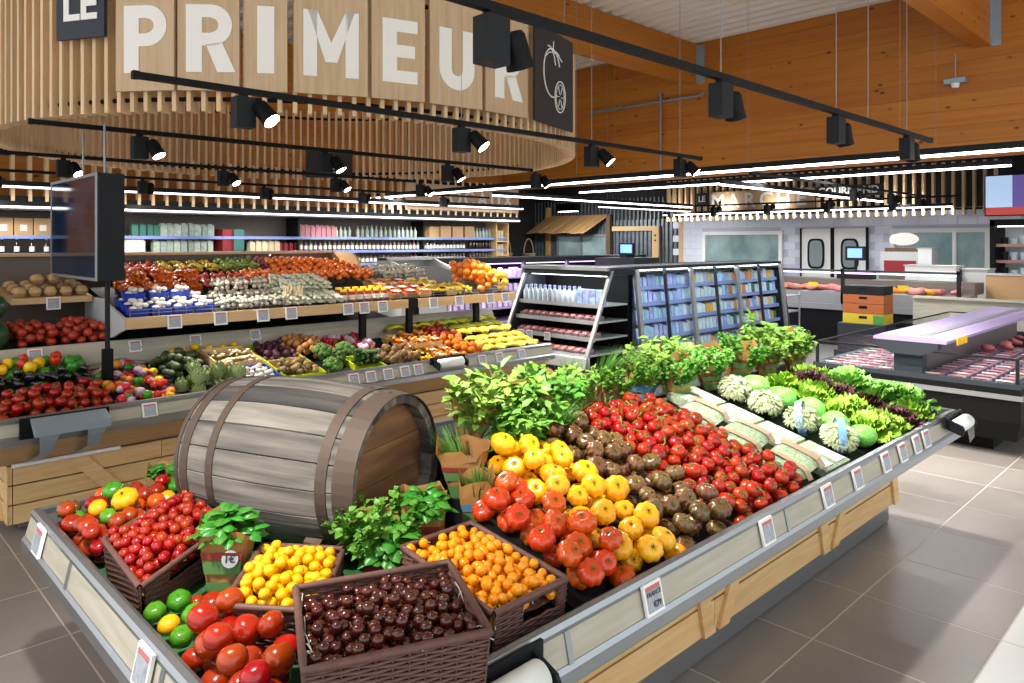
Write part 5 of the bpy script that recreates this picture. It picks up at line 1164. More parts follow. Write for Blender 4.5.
# celery
for k in range(4):
    t = thing('celery_bunch', 'bunch of pale celery stalks leaning on the shelf', 'celery', (3.02+.05*k, 5.86, u2(5.86)), rn7.uniform(0, 3), 'celery bunches')
    for i in range(6): MB().tube([(rn7.uniform(-.02, .02), rn7.uniform(-.02, .02), 0), (rn7.uniform(-.05, .05), rn7.uniform(-.05, .05), .16)], [.011, .007], 6).build('stalk', 'asparagus', t)
jar = MB().lathe([(.03, 0), (.034, .005), (.034, .075), (.026, .085), (.026, .09)], 12).mesh('jar', 'jar_red'); jl = MB().lathe([(.030, .088), (.030, .105), (.028, .108)], 12).mesh('lid', 'lid_yellow'); jlab = MB().lathe([(.0346, .02), (.0346, .06)], 12, cap=False).mesh('paper_label', 'cream')
for j in range(2):
    for i in range(6):
        o = tag(obj('sauce_jar', jar, None, (3.56+.088*i, 5.835+.085*j, u2(5.835+.085*j)+.002)), 'dark red jar with yellow lid, %s in the %s row' % (ordn[i], 'front' if j == 0 else 'back'), 'jar', 'jars with yellow lids'); obj('lid', jl, o); obj('paper_label', jlab, o)
for j, yy in enumerate((5.86, 6.0, 6.14, 6.28)):
    punnets([P_egg, P_mix, P_apr], (4.15, 4.31, 4.47), (yy,), u2, 'small punnet beside the jars on the wooden shelf', 'punnets on the wooden shelf', tilt=.15)
    punnets([P_lime, P_kum], (4.64, 4.80), (yy,), u2, 'yellow fruit punnet on the wooden shelf near the loose oranges', 'yellow fruit punnets', tilt=.15)
lay(B_ye, 4.86, 5.12, 2, 5.8, 6.1, 2, 'bright yellow pack beside the loose oranges', 'bright yellow packs'); lay(B_mw, 4.35, 4.95, 4, 6.4, 6.8, 2, 'clear pale bag behind the punnets', 'pale bags behind the punnets', .04)
heap(K_or, 80, 5.22, 5.44, 5.86, 6.35, (.040, .044), lambda y: u2(y), 'big orange in the tall heap at the end of the wooden shelf', 'oranges on the wooden shelf', 4.6, crown=.08)
heap(K_gf, 50, 5.50, 5.63, 5.85, 6.4, (.042, .046), lambda y: u2(y), 'yellow grapefruit at the very end of the wooden shelf', 'grapefruits', 4.0, crown=.05)
# ---- screen on a pole
tv = thing('display_screen', 'large black double-sided screen on a slim pole above the vine tomatoes', 'screen', (0, 0, 0))
mat('screen_face', '#070a0e', .05, noise=((1, 2.2, 5), '#16304f', 1.2))  # blue blocks are shelf reflections painted into the dark glass
MB().box((1.46, 5.50, 1.535), (1.63, 6.72, 2.27)).build('housing', 'charcoal', tv)
MB().box((1.454, 5.52, 1.555), (1.46, 6.70, 2.25)).build('screen_glass', 'screen_face', tv)
MB().box((1.45, 5.50, 1.535), (1.46, 5.52, 2.27)).box((1.45, 6.70, 1.535), (1.46, 6.72, 2.27)).box((1.45, 5.52, 1.535), (1.46, 6.70, 1.555)).box((1.45, 5.52, 2.25), (1.46, 6.70, 2.27)).build('bezel', 'grey_metal', tv)
MB().tube([(1.55, 5.60, .82), (1.55, 5.60, 1.54)], .017, 10).build('pole', 'charcoal', tv); MB().box((1.52, 5.57, .82), (1.58, 5.63, 1.06)).build('pole_sleeve', 'black', tv)
MB().box((1.42, 5.54, .77), (1.70, 5.66, .80)).build('foot_plate', 'black', tv)
for y in (5.85, 6.4): MB().tube([(1.6, y, 2.27), (1.6, y, 2.66)], .008, 6).build('hanger_rod', 'grey_metal', tv)
# galvanised bag dispenser on the second table
t = thing('bag_dispenser', 'galvanised metal bag dispenser with two legs in front of the vine tomatoes', 'bag dispenser')
MB().box((.93, 5.02, .655), (1.40, 5.045, .775)).build('back_plate', 'black', t)
MB().prism([(4.90, .73), (5.02, .77), (5.02, .76), (4.91, .68)], 'x', .98, 1.38).build('tray', 'galvanised', t)
for x in (1.00, 1.25):
    rws = [(4.905, .72, 0, .13), (4.95, .64, .015, .10), (5.02, .56, .03, .095), (5.34, .445, .03, .10)]; lv_ = [(x+a, y_, z_) for y_, z_, a, b_ in rws for a in (a, b_)]
    MB().add(lv_ + [(p[0], p[1]+.006, p[2]-.004) for p in lv_], [(2*i+o, 2*i+1+o, 2*i+3+o, 2*i+2+o) for i in range(3) for o in (0, 8)]).build('leg', 'galvanised', t)
roll_holder(4.18, 5.12, .77, 0, 'white bag roll on a black holder in the middle of the second table rail', .34)
# ---------------------------------------------------------------- background: bottle shelves, chillers, meat counters, rear wall fittings
rn9 = random.Random(99)
mat('shelf_blue', '#7f8fc9', .5); mat('pack_a', '#c9cfc0', .5, var=.2, hue=.1, noise=((20, 20, 20), '#7f9a86', .7)); mat('pack_b', '#3a6f5c', .5, var=.2, hue=.05); mat('pack_red', '#8a1a20', .4, var=.1); mat('pack_pink', '#b97a92', .5, var=.15, hue=.08); mat('pack_cream', '#d9c6a2', .6, var=.1); mat('glass_dark', '#2a1512', .12, var=.3, hue=.05); mat('bottle_mix', '#5a2f2c', .3, var=.5, hue=.22); mat('bottle_pale', '#a9b0a2', .3, var=.25, hue=.2); mat('label_white', '#e6e4dc', .6); mat('kraft_box', '#b89468', .7, var=.06); mat('pack_blue', '#4f8fc9', .35, var=.2, hue=.06, noise=((14, 14, 14), '#cfe2f0', .6)); mat('pack_white', '#dfe4e8', .4, var=.08, noise=((18, 18, 18), '#9fb8cf', .6)); mat('pack_violet', '#b79ad6', .4, var=.15, hue=.05, noise=((14, 14, 14), '#efe3f7', .6)); mat('pack_orange', '#d98a4a', .4, var=.15, hue=.04); mat('meat', '#a8353c', .4, var=.15, hue=.015, noise=((20, 20, 20), '#dd8a86', .6)); mat('yellow_tag', '#f2c41a', .5); mat('meat_tray', '#bfa6b8', .4, var=.1, noise=((25, 25, 25), '#94707f', .7))
gd = thing('bottle_gondola', 'long dark wall shelving of bottles and jars with blue shelf edges', 'shelving')
MB().box((.2, 12.05, 0), (11.2, 12.2, 2.3)).build('back_panel', 'greige', gd)
MB().box((.2, 11.25, 2.22), (11.2, 12.05, 2.30)).build('top_board', 'greige', gd)
for z in (.9, 1.16, 1.40, 1.64, 1.88):
    s_ = MB().box((.2, 11.62, z-.03), (11.2, 12.05, z)).build('shelf', 'grey_light', gd); MB().box((.2, 11.60, z-.035), (11.2, 11.62, z+.012)).build('edge_strip', 'shelf_blue', s_)
MB().box((.2, 11.6, 0), (11.2, 11.62, .85)).build('plinth', 'greige', gd)
for x in (.2, 3.0, 6.2, 8.9, 11.17): MB().box((x, 11.63, 0), (x+.03, 12.05, 2.22)).build('upright', 'charcoal', gd)
bot = MB().lathe([(.028, 0), (.032, .01), (.032, .12), (.012, .16), (.012, .19), (.014, .2)], 10)
def shelfrow(me, name, cat, x0, x1, dx, z, label, group, y=11.72, sc=1, kids=()):
    x = x0
    while x < x1:
        o = tag(obj(name, me, None, (x, y, z+.001), (0, 0, rn9.uniform(0, .3)), (sc, sc, sc*rn9.uniform(.94, 1.04))), label, cat, group); x += dx*rn9.uniform(.97, 1.06)
        for k in kids: obj(k[0], k[1], o)
cap_m = MB().lathe([(.014, .195), (.014, .215)], 8).mesh('cap', 'pack_red'); lab_m = MB().lathe([(.0328, .03), (.0328, .10)], 10, cap=False).mesh('bottle_label', 'label_white')
bm_mix = bot.mesh('bottle', 'bottle_mix'); bm_dark = bot.mesh('bottle', 'glass_dark'); bm_pale = bot.mesh('bottle', 'bottle_pale')
bxk = MB().box((-.105, -.1, 0), (.105, .1, .24)).mesh('carton', 'kraft_box'); bxl = MB().box((-.04, -.102, .07), (.04, -.1, .15)).mesh('paper_label', 'label_white'); pkm = lambda m: MB().box((-.045, -.05, 0), (.045, .05, .17)).box((-.035, -.012, .17), (.035, .012, .19)).mesh('food_pack', m)
for i in range(6): 
    o = tag(obj('carton', bxk, None, (1.75+.225*i, 11.75, 1.881)), 'plain kraft carton with white label, %s from the near end of the top shelf' % ordn[i], 'carton', 'kraft cartons'); obj('paper_label', bxl, o)
shelfrow(bm_dark, 'bottle', 'bottle', 1.8, 2.8, .17, 1.64, 'dark bottle with pale neck below the kraft cartons', 'dark bottles below the cartons', kids=[('bottle_label', lab_m), ('cap', MB().lathe([(.016, .19), (.016, .22)], 8).mesh('cap', 'label_white'))])
shelfrow(pkm('pack_b'), 'food_pack', 'food pack', 3.6, 4.0, .1, 1.88, 'dark green food pack on the top shelf', 'green packs on the top shelf'); shelfrow(pkm('pack_a'), 'food_pack', 'food pack', 4.0, 4.75, .1, 1.88, 'pale green food pack on the top shelf', 'pale packs on the top shelf', sc=1.1); shelfrow(pkm('pack_a'), 'food_pack', 'food pack', 3.9, 4.8, .1, 1.64, 'pale green food pack on the second shelf', 'pale packs on the second shelf')
tag(MB().prism([(11.6, 1.645), (11.6, 1.80), (11.68, 1.86), (11.68, 1.645)], 'x', 3.35, 3.72).build('cream_sign', 'cream'), 'blank cream coloured shelf board beside the screen', 'sign')
shelfrow(MB().box((-.1, -.1, 0), (.1, .1, .36)).mesh('red_carton', 'pack_red'), 'red_carton', 'carton', 4.95, 5.1, .2, 1.66, 'tall dark red carton on the wall shelving', 'tall dark red cartons'); shelfrow(MB().box((-.09, -.1, 0), (.09, .1, .36)).mesh('dark_carton', 'pack_b'), 'dark_carton', 'carton', 5.15, 5.3, .2, 1.66, 'tall dark green carton beside the red one', 'tall dark green cartons')
shelfrow(pkm('pack_cream'), 'food_pack', 'food pack', 5.4, 5.85, .11, 1.64, 'cream food pack on the second shelf', 'cream packs'); shelfrow(pkm('pack_red'), 'food_pack', 'food pack', 5.9, 6.2, .1, 1.64, 'dark red food pack on the second shelf', 'dark red packs', sc=.8)
shelfrow(pkm('pack_pink'), 'food_pack', 'food pack', 6.3, 7.0, .1, 1.88, 'pink food pack on the top shelf', 'pink packs', sc=1.15); shelfrow(bm_pale, 'bottle', 'bottle', 7.0, 7.35, .09, 1.88, 'pale bottle between pink packs and blue shelves', 'pale bottles on the top shelf')
shelfrow(bm_mix, 'bottle', 'bottle', 6.3, 8.85, .092, 1.64, 'small coloured bottle on the second shelf', 'coloured bottles, second shelf', kids=[('bottle_label', lab_m)])
shelfrow(bm_pale, 'bottle', 'bottle', 7.45, 8.85, .10, 1.88, 'pale round bottle on the top shelf', 'pale bottles, top shelf right', sc=1.1)
shelfrow(bm_mix, 'bottle', 'bottle', 7.0, 8.85, .092, 1.40, 'small coloured bottle on the third shelf', 'coloured bottles, third shelf', kids=[('bottle_label', lab_m)]); shelfrow(bm_dark, 'bottle', 'bottle', 7.4, 8.85, .092, 1.16, 'small dark bottle on the fourth shelf', 'dark bottles, fourth shelf', kids=[('bottle_label', lab_m)])
shelfrow(bm_dark, 'bottle', 'bottle', 8.98, 10.1, .085, 1.64, 'dark wine bottle on the second shelf', 'wine bottles, second shelf', kids=[('bottle_label', lab_m)]); shelfrow(bm_dark, 'bottle', 'bottle', 8.98, 10.1, .085, 1.40, 'dark wine bottle on the third shelf', 'wine bottles, third shelf', kids=[('bottle_label', lab_m)])
shelfrow(MB().box((-.14, -.1, 0), (.14, .1, .24)).mesh('wine_carton', 'kraft_box'), 'wine_carton', 'carton', 9.15, 10.1, .3, 1.88, 'brown wine carton on the top shelf', 'wine cartons')
for z, m_ in ((1.88, bm_pale), (1.64, bm_dark), (1.40, bm_mix), (1.16, bm_dark)): shelfrow(m_, 'bottle', 'bottle', 10.2, 10.75, .09, z, 'tall bottle at the end of the wall shelving, shelf at %d cm' % (z*100) if False else 'tall bottle at the end of the wall shelving', 'bottles at the shelving end', sc=1.12)
wr = thing('wine_rack', 'wooden crate rack with small compartments at the end of the bottle shelves', 'rack', (0, 0, 0))
for x in (10.8, 11.14): MB().box((x, 11.55, .9), (x+.03, 11.9, 2.22)).build('side_board', 'crate_wood', wr)
for z in (.9, 1.2, 1.5, 1.8, 2.2): MB().box((10.83, 11.55, z), (11.14, 11.9, z+.025)).build('shelf_board', 'crate_wood', wr)
for z in (1.225, 1.525, 1.825):
    for i in range(6): tag(obj('small_box', MB().box((-.035, -.05, 0), (.035, .05, .11)).mesh('small_box', 'pack_cream'), None, (10.9+.085*(i % 3), 11.7, z+.115*(i//3)+.001)), 'small cream box in the wooden crate rack', 'box', 'small boxes in the rack')
# slatted canopy over the shelving, with letters
cn = thing('shelf_canopy', 'row of pale upright slats hung above the bottle shelving with white capital letters', 'canopy')
sl2 = MB().box((-.02, -.05, 2.30), (.02, .05, 3.02)).mesh('slat', 'slat_wood')
for k in range(58): obj('slat', sl2, cn, (.3+.19*k, 11.3, 0))
MB().box((.2, 11.27, 2.92), (11.2, 11.35, 3.0)).build('top_batten', 'black', cn); MB().box((.2, 11.27, 2.33), (11.2, 11.33, 2.40)).build('bottom_batten', 'black', cn)
MB().box((8.2, 11.22, 2.42), (11.15, 11.245, 2.92)).build('letter_panel', 'panel_wood', cn)
for i, ch in enumerate('LOCAUX'): text(ch, .40, 'letter_white', cn, (9.02+.36*i, 11.215, 2.66), (rad(90), 0, 0), name='letter', bold=.008, ext=.003)
linear((.3, 11.15, 2.25), (11.1, 11.15, 2.25), 'lower light strip along the bottle shelving', 'tube_far', 1.2, wires=False); linear((.3, 11.05, 2.50), (11.1, 11.05, 2.50), 'upper light strip along the bottle shelving', 'tube_far', 1.2, wires=False)

# ---- chillers
def case_light(t, x0, x1, y, z, w, col=(.9, .95, 1)):
    ld = bpy.data.lights.new('case_light', 'AREA'); ld.shape = 'RECTANGLE'; ld.size = x1-x0; ld.size_y = .05; ld.energy = w; ld.color = col
    la = bpy.data.objects.new('case_light', ld); C.objects.link(la); la.parent = t; la.location = ((x0+x1)/2, y, z); la.rotation_euler = (rad(-25), 0, 0)
def sided_case(name, label, X0_, X1_, Yf, Yb, H_, body='charcoal', back='black'):
    t = thing(name, label, 'chiller')
    MB().box((X0_, Yf+.25, .02), (X1_, Yb, .32)).build('base', body, t)
    MB().box((X0_, Yb-.08, .32), (X1_, Yb, H_)).build('back_panel', back, t)
    MB().box((X0_, Yf+.18, H_-.10), (X1_, Yb, H_)).build('top', body, t)
    MB().box((X0_, Yf, .20), (X1_, Yf+.25, .34)).build('kick_front', 'dark_grey', t)
    return t
c1 = sided_case('glass_door_chiller', 'long glass-fronted chiller of blue and white packs behind the herb ridge', 7.3, 11.15, 5.18, 6.0, 1.50, back='white')
case_light(c1, 7.4, 11.05, 5.38, 1.43, 45)  # added fill light to brighten the packs, not a known fitting
MB().box((7.3, 5.36, 1.44), (11.15, 5.40, 1.46)).build('glow_strip', 'tube_far', c1)  # glowing strip added to brighten the case interior
for z in (.36, .60, .82, 1.03, 1.23):
    s_ = MB().box((7.34, 5.42 - (1.4-z)*.10, z-.02), (11.1, 5.92, z)).build('shelf', 'steel_light', c1); MB().box((7.34, 5.41-(1.4-z)*.10, z-.03), (11.1, 5.42-(1.4-z)*.10, z+.02)).build('edge_strip', 'shelf_blue', s_)
def slant_post(x, w, m='grey_metal', nm='door_frame'):
    MB().prism([(5.20, .32), (5.24, .32), (5.36, 1.46), (5.32, 1.46)], 'x', x-w, x+w).build(nm, m, c1)
for x in (7.32, 8.53, 9.75, 11.12): slant_post(x, .035)
for x in (7.92, 9.14, 10.4): slant_post(x, .012, 'dark_grey')
for x0, x1 in ((7.36, 7.9), (7.94, 8.49), (8.57, 9.12), (9.16, 9.71), (9.79, 10.38), (10.42, 11.08)): MB().prism([(5.215, .34), (5.221, .34), (5.341, 1.45), (5.335, 1.45)], 'x', x0, x1).build('glass_door', 'pane', c1)
MB().prism([(5.18, .02), (5.18, .34), (5.36, 1.50), (6.0, 1.50), (6.0, .02)], 'x', 11.15, 11.19).build('end_panel', 'dark_grey', c1)
pks = {m_: [MB().box((-.042, -.03, 0), (.042, .03, h)).box((-.036, -.012, h), (.036, .012, h+.012)).mesh('chilled_pack', m_) for h in (.12, .15)] for m_ in ('pack_blue', 'pack_white', 'pack_orange', 'pack_violet', 'pack_b')}
for q, z in enumerate((.36, .60, .82, 1.03, 1.23)):
    x = 7.42
    while x < 11.05:
        m_ = 'pack_blue' if x < 8.4 else rn9.choice(('pack_white', 'pack_white', 'pack_blue', 'pack_orange', 'pack_b') if x > 9.7 else ('pack_white', 'pack_white', 'pack_white', 'pack_blue', 'pack_orange'))
        tag(obj('chilled_pack', rn9.choice(pks[m_]), None, (x, 5.46-(1.4-z)*.08, z+.001), (-.12, 0, rn9.uniform(-.1, .1))), '%s pack in the glass-fronted chiller, %s shelf from the bottom' % ({'pack_blue': 'blue', 'pack_white': 'white', 'pack_orange': 'orange', 'pack_b': 'green'}[m_], ordn[q]), 'chilled pack', 'packs in the glass-fronted chiller'); x += rn9.uniform(.09, .10)
c2 = sided_case('violet_chiller', 'open chiller with violet lit shelves far behind the second table', 7.2, 13.5, 9.4, 10.3, 1.52)
case_light(c2, 7.3, 13.3, 9.62, 1.39, 60, (.8, .6, 1))
MB().box((7.2, 9.66, 1.40), (13.5, 9.69, 1.415)).build('glow_strip', 'lilac_light', c2)
for z in (.36, .62, .90, 1.16): MB().box((7.25, 9.55, z-.02), (13.4, 10.2, z+.015)).build('shelf', 'lilac', c2)
for x in (7.22, 8.4, 9.6, 10.8, 12.0, 13.4): MB().box((x-.03, 9.5, .3), (x+.03, 9.56, 1.45)).build('upright', 'dark_grey', c2)
for q, z in enumerate((.62, .90, 1.16)):
    x = 7.35
    while x < 11.2: tag(obj('chilled_pack', rn9.choice(pks['pack_violet']), None, (x, 9.62, z+.016), (-.1, 0, rn9.uniform(-.1, .1))), 'violet-lit pack in the far open chiller, %s visible shelf' % ordn[2-q], 'chilled pack', 'packs in the violet chiller'); x += rn9.uniform(.12, .15)
# end chiller facing the camera
c3 = thing('open_chiller', 'dark grey open-fronted chiller of drinks and meat trays at the end of the chiller row', 'chiller')
SP = [(6.40, .50), (6.36, .36), (6.5, .05), (7.28, .05), (7.28, 1.50), (6.82, 1.50)]
for y0, y1 in ((5.34, 5.37), (6.73, 6.76)):
    MB().prism([(p[0], p[1]) for p in [(6.52, .05), (6.36, .36), (6.40, .50), (6.86, 1.48), (7.28, 1.48), (7.28, .05)]], 'y', y0, y1).build('side_panel', 'pane' if y0 < 6 else 'dark_grey', c3)
for y in (5.34, 6.73): MB().prism([(6.39, .50), (6.42, .50), (6.87, 1.46), (6.83, 1.46)], 'y', y-.01, y+.035).build('slanted_post', 'grey_metal', c3)
MB().box((7.2, 5.37, .05), (7.28, 6.73, 1.48)).build('back_panel', 'black', c3); MB().box((6.8, 5.34, 1.40), (7.28, 6.76, 1.50)).build('top', 'dark_grey', c3); MB().box((6.76, 5.34, 1.46), (6.82, 6.76, 1.50)).build('top_lip', 'grey_metal', c3)
MB().box((6.45, 5.37, .05), (7.2, 6.73, .36)).build('base', 'dark_grey', c3); MB().box((6.36, 5.34, .36), (6.44, 6.76, .48)).build('front_bumper', 'grey_light', c3)
MB().box((6.9, 5.4, 1.385), (6.93, 6.7, 1.40)).build('glow_strip', 'tube_far', c3)  # added glowing strip; this chiller is unlit inside
ld = bpy.data.lights.new('case_light', 'AREA'); ld.shape = 'RECTANGLE'; ld.size = .05; ld.size_y = 1.3; ld.energy = 4; la = bpy.data.objects.new('case_light', ld); C.objects.link(la); la.parent = c3; la.location = (6.88, 6.05, 1.38); la.rotation_euler = (0, rad(-15), 0)  # added fill light; the open chiller has no lamp of its own
for z, xf in ((.50, 6.46), (.68, 6.58), (.87, 6.64), (1.06, 6.70)):
    s_ = MB().box((xf, 5.38, z-.02), (7.2, 6.72, z)).build('shelf', 'steel_light', c3); MB().box((xf-.012, 5.38, z-.035), (xf, 6.72, z+.012)).build('edge_strip', 'steel_light', s_)
for k, y in enumerate((6.55, 6.4, 6.1)): ptag(6.555, y, .86 if False else .655, (0, 0, rad(-90)), 'white price tag on the open chiller shelf, %s from the screen side' % ordn[k], 1.2)
milk = MB().lathe([(.035, 0), (.038, .01), (.038, .12), (.016, .155), (.016, .175)], 10).mesh('milk_bottle', 'pack_white'); mcap = MB().lathe([(.019, .17), (.019, .195)], 8).mesh('cap', 'pack_blue')
for j in range(2):
    for i in range(11):
        o = tag(obj('milk_bottle', milk, None, (6.76+.09*j, 6.66-.082*i, 1.061)), 'white drink bottle on the top shelf of the open chiller, %s row' % ('front' if j == 0 else 'back'), 'bottle', 'drink bottles in the open chiller'); obj('cap', mcap, o)
for i in range(4):
    for j in range(4): tag(obj('blue_tub', MB().box((-.04, -.045, 0), (.04, .045, .042)).mesh('blue_tub', 'pack_blue'), None, (6.78, 5.45+.1*j, 1.061+.044*i)), 'flat blue tub stacked beside the drink bottles', 'tub', 'blue tubs in the open chiller')
mt_m = MB().box((-.07, -.05, 0), (.07, .05, .03)).mesh('meat_pack', 'meat_tray'); mt_m2 = MB().box((-.07, -.05, 0), (.07, .05, .05)).mesh('meat_pack', mat('meat_dark', '#4a2a30', .4, var=.2, noise=((40, 40, 40), '#a88a90', .8))); mf_m = fruit(rx=.06, rz=.02, n=10, m=6).mesh('meat', 'meat')
for z, xf in ((.50, 6.46), (.68, 6.58), (.87, 6.64)):
    for i in range(11):
        o = tag(obj('meat_pack', mt_m2, None, (xf+.09, 5.47+.115*i, z+.001), (0, -.15, 0)), 'small red meat pack on a lower shelf of the open chiller', 'meat pack', 'meat packs in the open chiller'); obj('meat', mf_m, o, (0, 0, .05), (0, 0, 0), .8)
# grey promo bin by the violet chiller
pb = thing('grey_bin', 'light grey display bin of small bags behind the second table', 'display bin', (0, 0, 0))
MB().prism([(8.0, .0), (7.9, 1.45), (8.3, 1.58), (8.5, 1.58), (8.5, 0)], 'x', 5.72, 5.76).build('side', 'grey_light', pb); MB().prism([(8.0, .0), (7.9, 1.45), (8.3, 1.58), (8.5, 1.58), (8.5, 0)], 'x', 6.50, 6.54).build('side', 'grey_light', pb)
MB().box((5.76, 8.46, 0), (6.5, 8.5, 1.58)).build('back', 'grey_light', pb); MB().box((5.76, 7.95, 0), (6.5, 8.0, 1.35)).build('front', 'grey_light', pb); MB().box((5.76, 8.0, 1.28), (6.5, 8.46, 1.3)).build('shelf', 'grey_light', pb); MB().box((5.72, 8.28, 1.55), (6.54, 8.5, 1.59)).build('hood', 'grey_light', pb)
for i in range(7): tag(obj('small_bag', pillow(.09, .12, .05, 5, i).mesh('small_bag', ('pack_a', 'pack_violet', 'bag_green2')[i % 3]), None, (5.82+.1*i, 8.12, 1.33), (1.2, 0, 0)), 'small printed bag in the grey display bin', 'snack bag', 'bags in the grey bin')

# ---- meat island with lit canopy
mi = thing('meat_island', 'black island freezer of packed meat with a low violet-lit canopy', 'freezer')
IX0, IX1, IY0, IY1 = 7.2, 11.6, 1.40, 3.12
MB().box((IX0+.25, IY0+.25, 0), (IX1-.1, IY1-.25, .14)).build('plinth', 'black', mi)
ring('tub', 'black', IX0, IX1, IY0, IY1, [(.04, .14), (.0, .30), (0, .58), (.05, .58), (.05, .14)], mi); ring('bumper_trim', 'grey_metal', IX0-.02, IX1+.02, IY0-.02, IY1+.02, [(0, .49), (0, .53), (.03, .53), (.03, .49)], mi); ring('tub_rim', 'dark_grey', IX0, IX1, IY0, IY1, [(0, .58), (0, .62), (.07, .62), (.07, .58)], mi)
MB().box((IX0+.05, IY0+.05, .14), (IX1-.05, IY1-.05, .56)).build('deck', 'charcoal', mi)
for nm, a, b_ in (('front_pane', (IX0+.03, IY0+.03, .62), (IX0+.036, IY1-.03, .82)), ('side_pane', (IX0+.03, IY0+.03, .62), (IX1, IY0+.036, .82)), ('side_pane', (IX0+.03, IY1-.036, .62), (IX1, IY1-.03, .82))): MB().box(a, b_).build(nm, 'pane', mi)
ring('pane_frame', 'charcoal', IX0, IX1, IY0, IY1, [(.025, .815), (.025, .83), (.042, .83), (.042, .815)], mi)
for y in (IY0+.03, IY1-.03): MB().box((IX0+.02, y-.012, .60), (IX0+.045, y+.012, .825)).build('pane_post', 'charcoal', mi)
MB().box((IX0+.08, 2.16, .56), (IX0+.2, 2.40, .80)).build('canopy_post', 'dark_grey', mi); MB().prism([(2.02, .84), (2.16, .78), (2.40, .78), (2.54, .84), (2.54, .90), (2.02, .90)], 'x', IX0+.02, IX0+.14).build('canopy_head', 'dark_grey', mi)
MB().box((IX0+.1, 2.26, .56), (IX1-.2, 2.30, .86)).build('spine', 'greige', mi)
MB().prism([(1.95, .90), (1.95, .925), (2.05, .95), (2.50, .95), (2.56, .925), (2.56, .90)], 'x', IX0+.02, IX1-.3).build('canopy', 'lilac', mi)
MB().prism([(2.12, .951), (2.12, .956), (2.20, .956), (2.20, .951)], 'x', IX0+.1, IX1-.4).build('canopy_seam', 'grey_metal', mi)
for y in (2.04, 2.44): MB().box((IX0+.3, y-.015, .885), (IX1-.4, y+.015, .90)).build('canopy_light', 'lilac_light', mi)
for i in range(3): tag(MB().box((0, -.005, -.035), (.09, .005, .035)).build('yellow_card', 'yellow_tag', None, (7.5+.11*i, 1.94, .90)), 'yellow price card on the canopy edge, %s from the end' % ordn[i], 'price card', 'yellow price cards')
LBL = [MB().box((-.05, -.045, .040), (.0, .045, .042)).mesh('paper_label', m_) for m_ in ('meat_tray', 'label_white')]
for side, (ya, yb) in (('aisle side', (1.55, 2.1)), ('far side', (2.5, 3.0))):
    for i in range(15):
        for j in range(4):
            x, y = 7.38 + .17*i, ya + (yb-ya)*j/3
            o = tag(obj('meat_tray', mt_m, None, (x, y, .562), (0, 0, rn9.uniform(-.05, .05)), (1.05, 1.3, 1.4)), 'film-wrapped meat tray on the %s of the black island freezer' % side, 'meat tray', 'meat trays, ' + side); obj('meat', mf_m, o, (0, 0, .028), (0, 0, 0), (.9, .7, .8))
            obj('paper_label', LBL[(i+j) % 3 == 0], o, (0, 0, 0))
for i in range(22):
    x, y = 9.2 + rn9.uniform(0, 1.6), rn9.uniform(1.6, 2.1); tag(obj('meat_joint', fruit(rx=1, rz=.6, lobes=.15, n=14, m=8, seed=i % 4).mesh('meat_joint', 'meat'), None, (x, y, .66), rnd_rot(rn9), rn9.uniform(.04, .065)), 'pink joint of meat heaped at the far part of the island freezer', 'meat', 'meat joints')
# ---- butcher counter at the back
bc = thing('butcher_counter', 'long glass butcher counter with pink meat in front of the tiled wall', 'counter')
MB().box((13.0, 3.3, 0), (14.2, 9.0, .62)).build('base', 'black', bc); MB().box((12.95, 3.3, .62), (13.0, 9.0, .72)).build('front_bumper', 'grey_metal', bc); MB().box((13.0, 3.3, .62), (13.9, 9.0, .93)).build('deck', 'grey_metal', bc); MB().box((13.75, 3.3, .93), (14.3, 9.0, 1.12)).build('service_top', 'greige', bc)
MB().box((13.02, 3.3, .93), (13.03, 9.0, 1.30)).build('front_glass', 'pane', bc); MB().box((13.0, 3.3, 1.29), (13.05, 9.0, 1.32)).build('glass_rail', 'dark_grey', bc)
for y in (3.32, 5.1, 7.0): MB().box((13.0, y, .72), (13.05, y+.05, 1.34)).build('glass_post', 'charcoal', bc)
MB().box((13.3, 3.4, 1.24), (13.34, 8.9, 1.26)).build('glow_strip', 'lilac_light', bc)
for i in range(110):
    y = 3.5 + rn9.random()*5.2; x = rn9.uniform(13.12, 13.6); tag(obj('meat_joint', fruit(rx=1, rz=.55, lobes=.15, n=12, m=8, seed=i % 4).mesh('meat_joint', 'meat' if i % 5 else 'apricot'), None, (x, y, .975), (rn9.uniform(-.3, .3), rn9.uniform(-.3, .3), rn9.uniform(0, 6)), rn9.uniform(.06, .12)), 'cut of meat behind the glass of the butcher counter', 'meat', 'cuts of meat in the butcher counter')
for i in range(3): tag(MB().box((13.1, 4.1+1.5*i, 1.0), (13.12, 4.26+1.5*i, 1.08)).build('yellow_card', 'yellow_tag'), 'yellow card in the butcher counter, %s from the dark fridge' % ordn[i], 'price card', 'yellow cards in the butcher counter')
wl_ = tag(MB().box((12.2, 1.6, 0), (12.3, 3.75, .95)).box((12.15, 1.6, .95), (12.35, 3.75, .98)).build('low_partition', 'price_panel'), 'low beige partition behind the meat island', 'partition')
mat('box_orange', '#a85a2a', .6); mat('box_yellow', '#c9b02a', .6); mat('box_green', '#4c8a3a', .6)
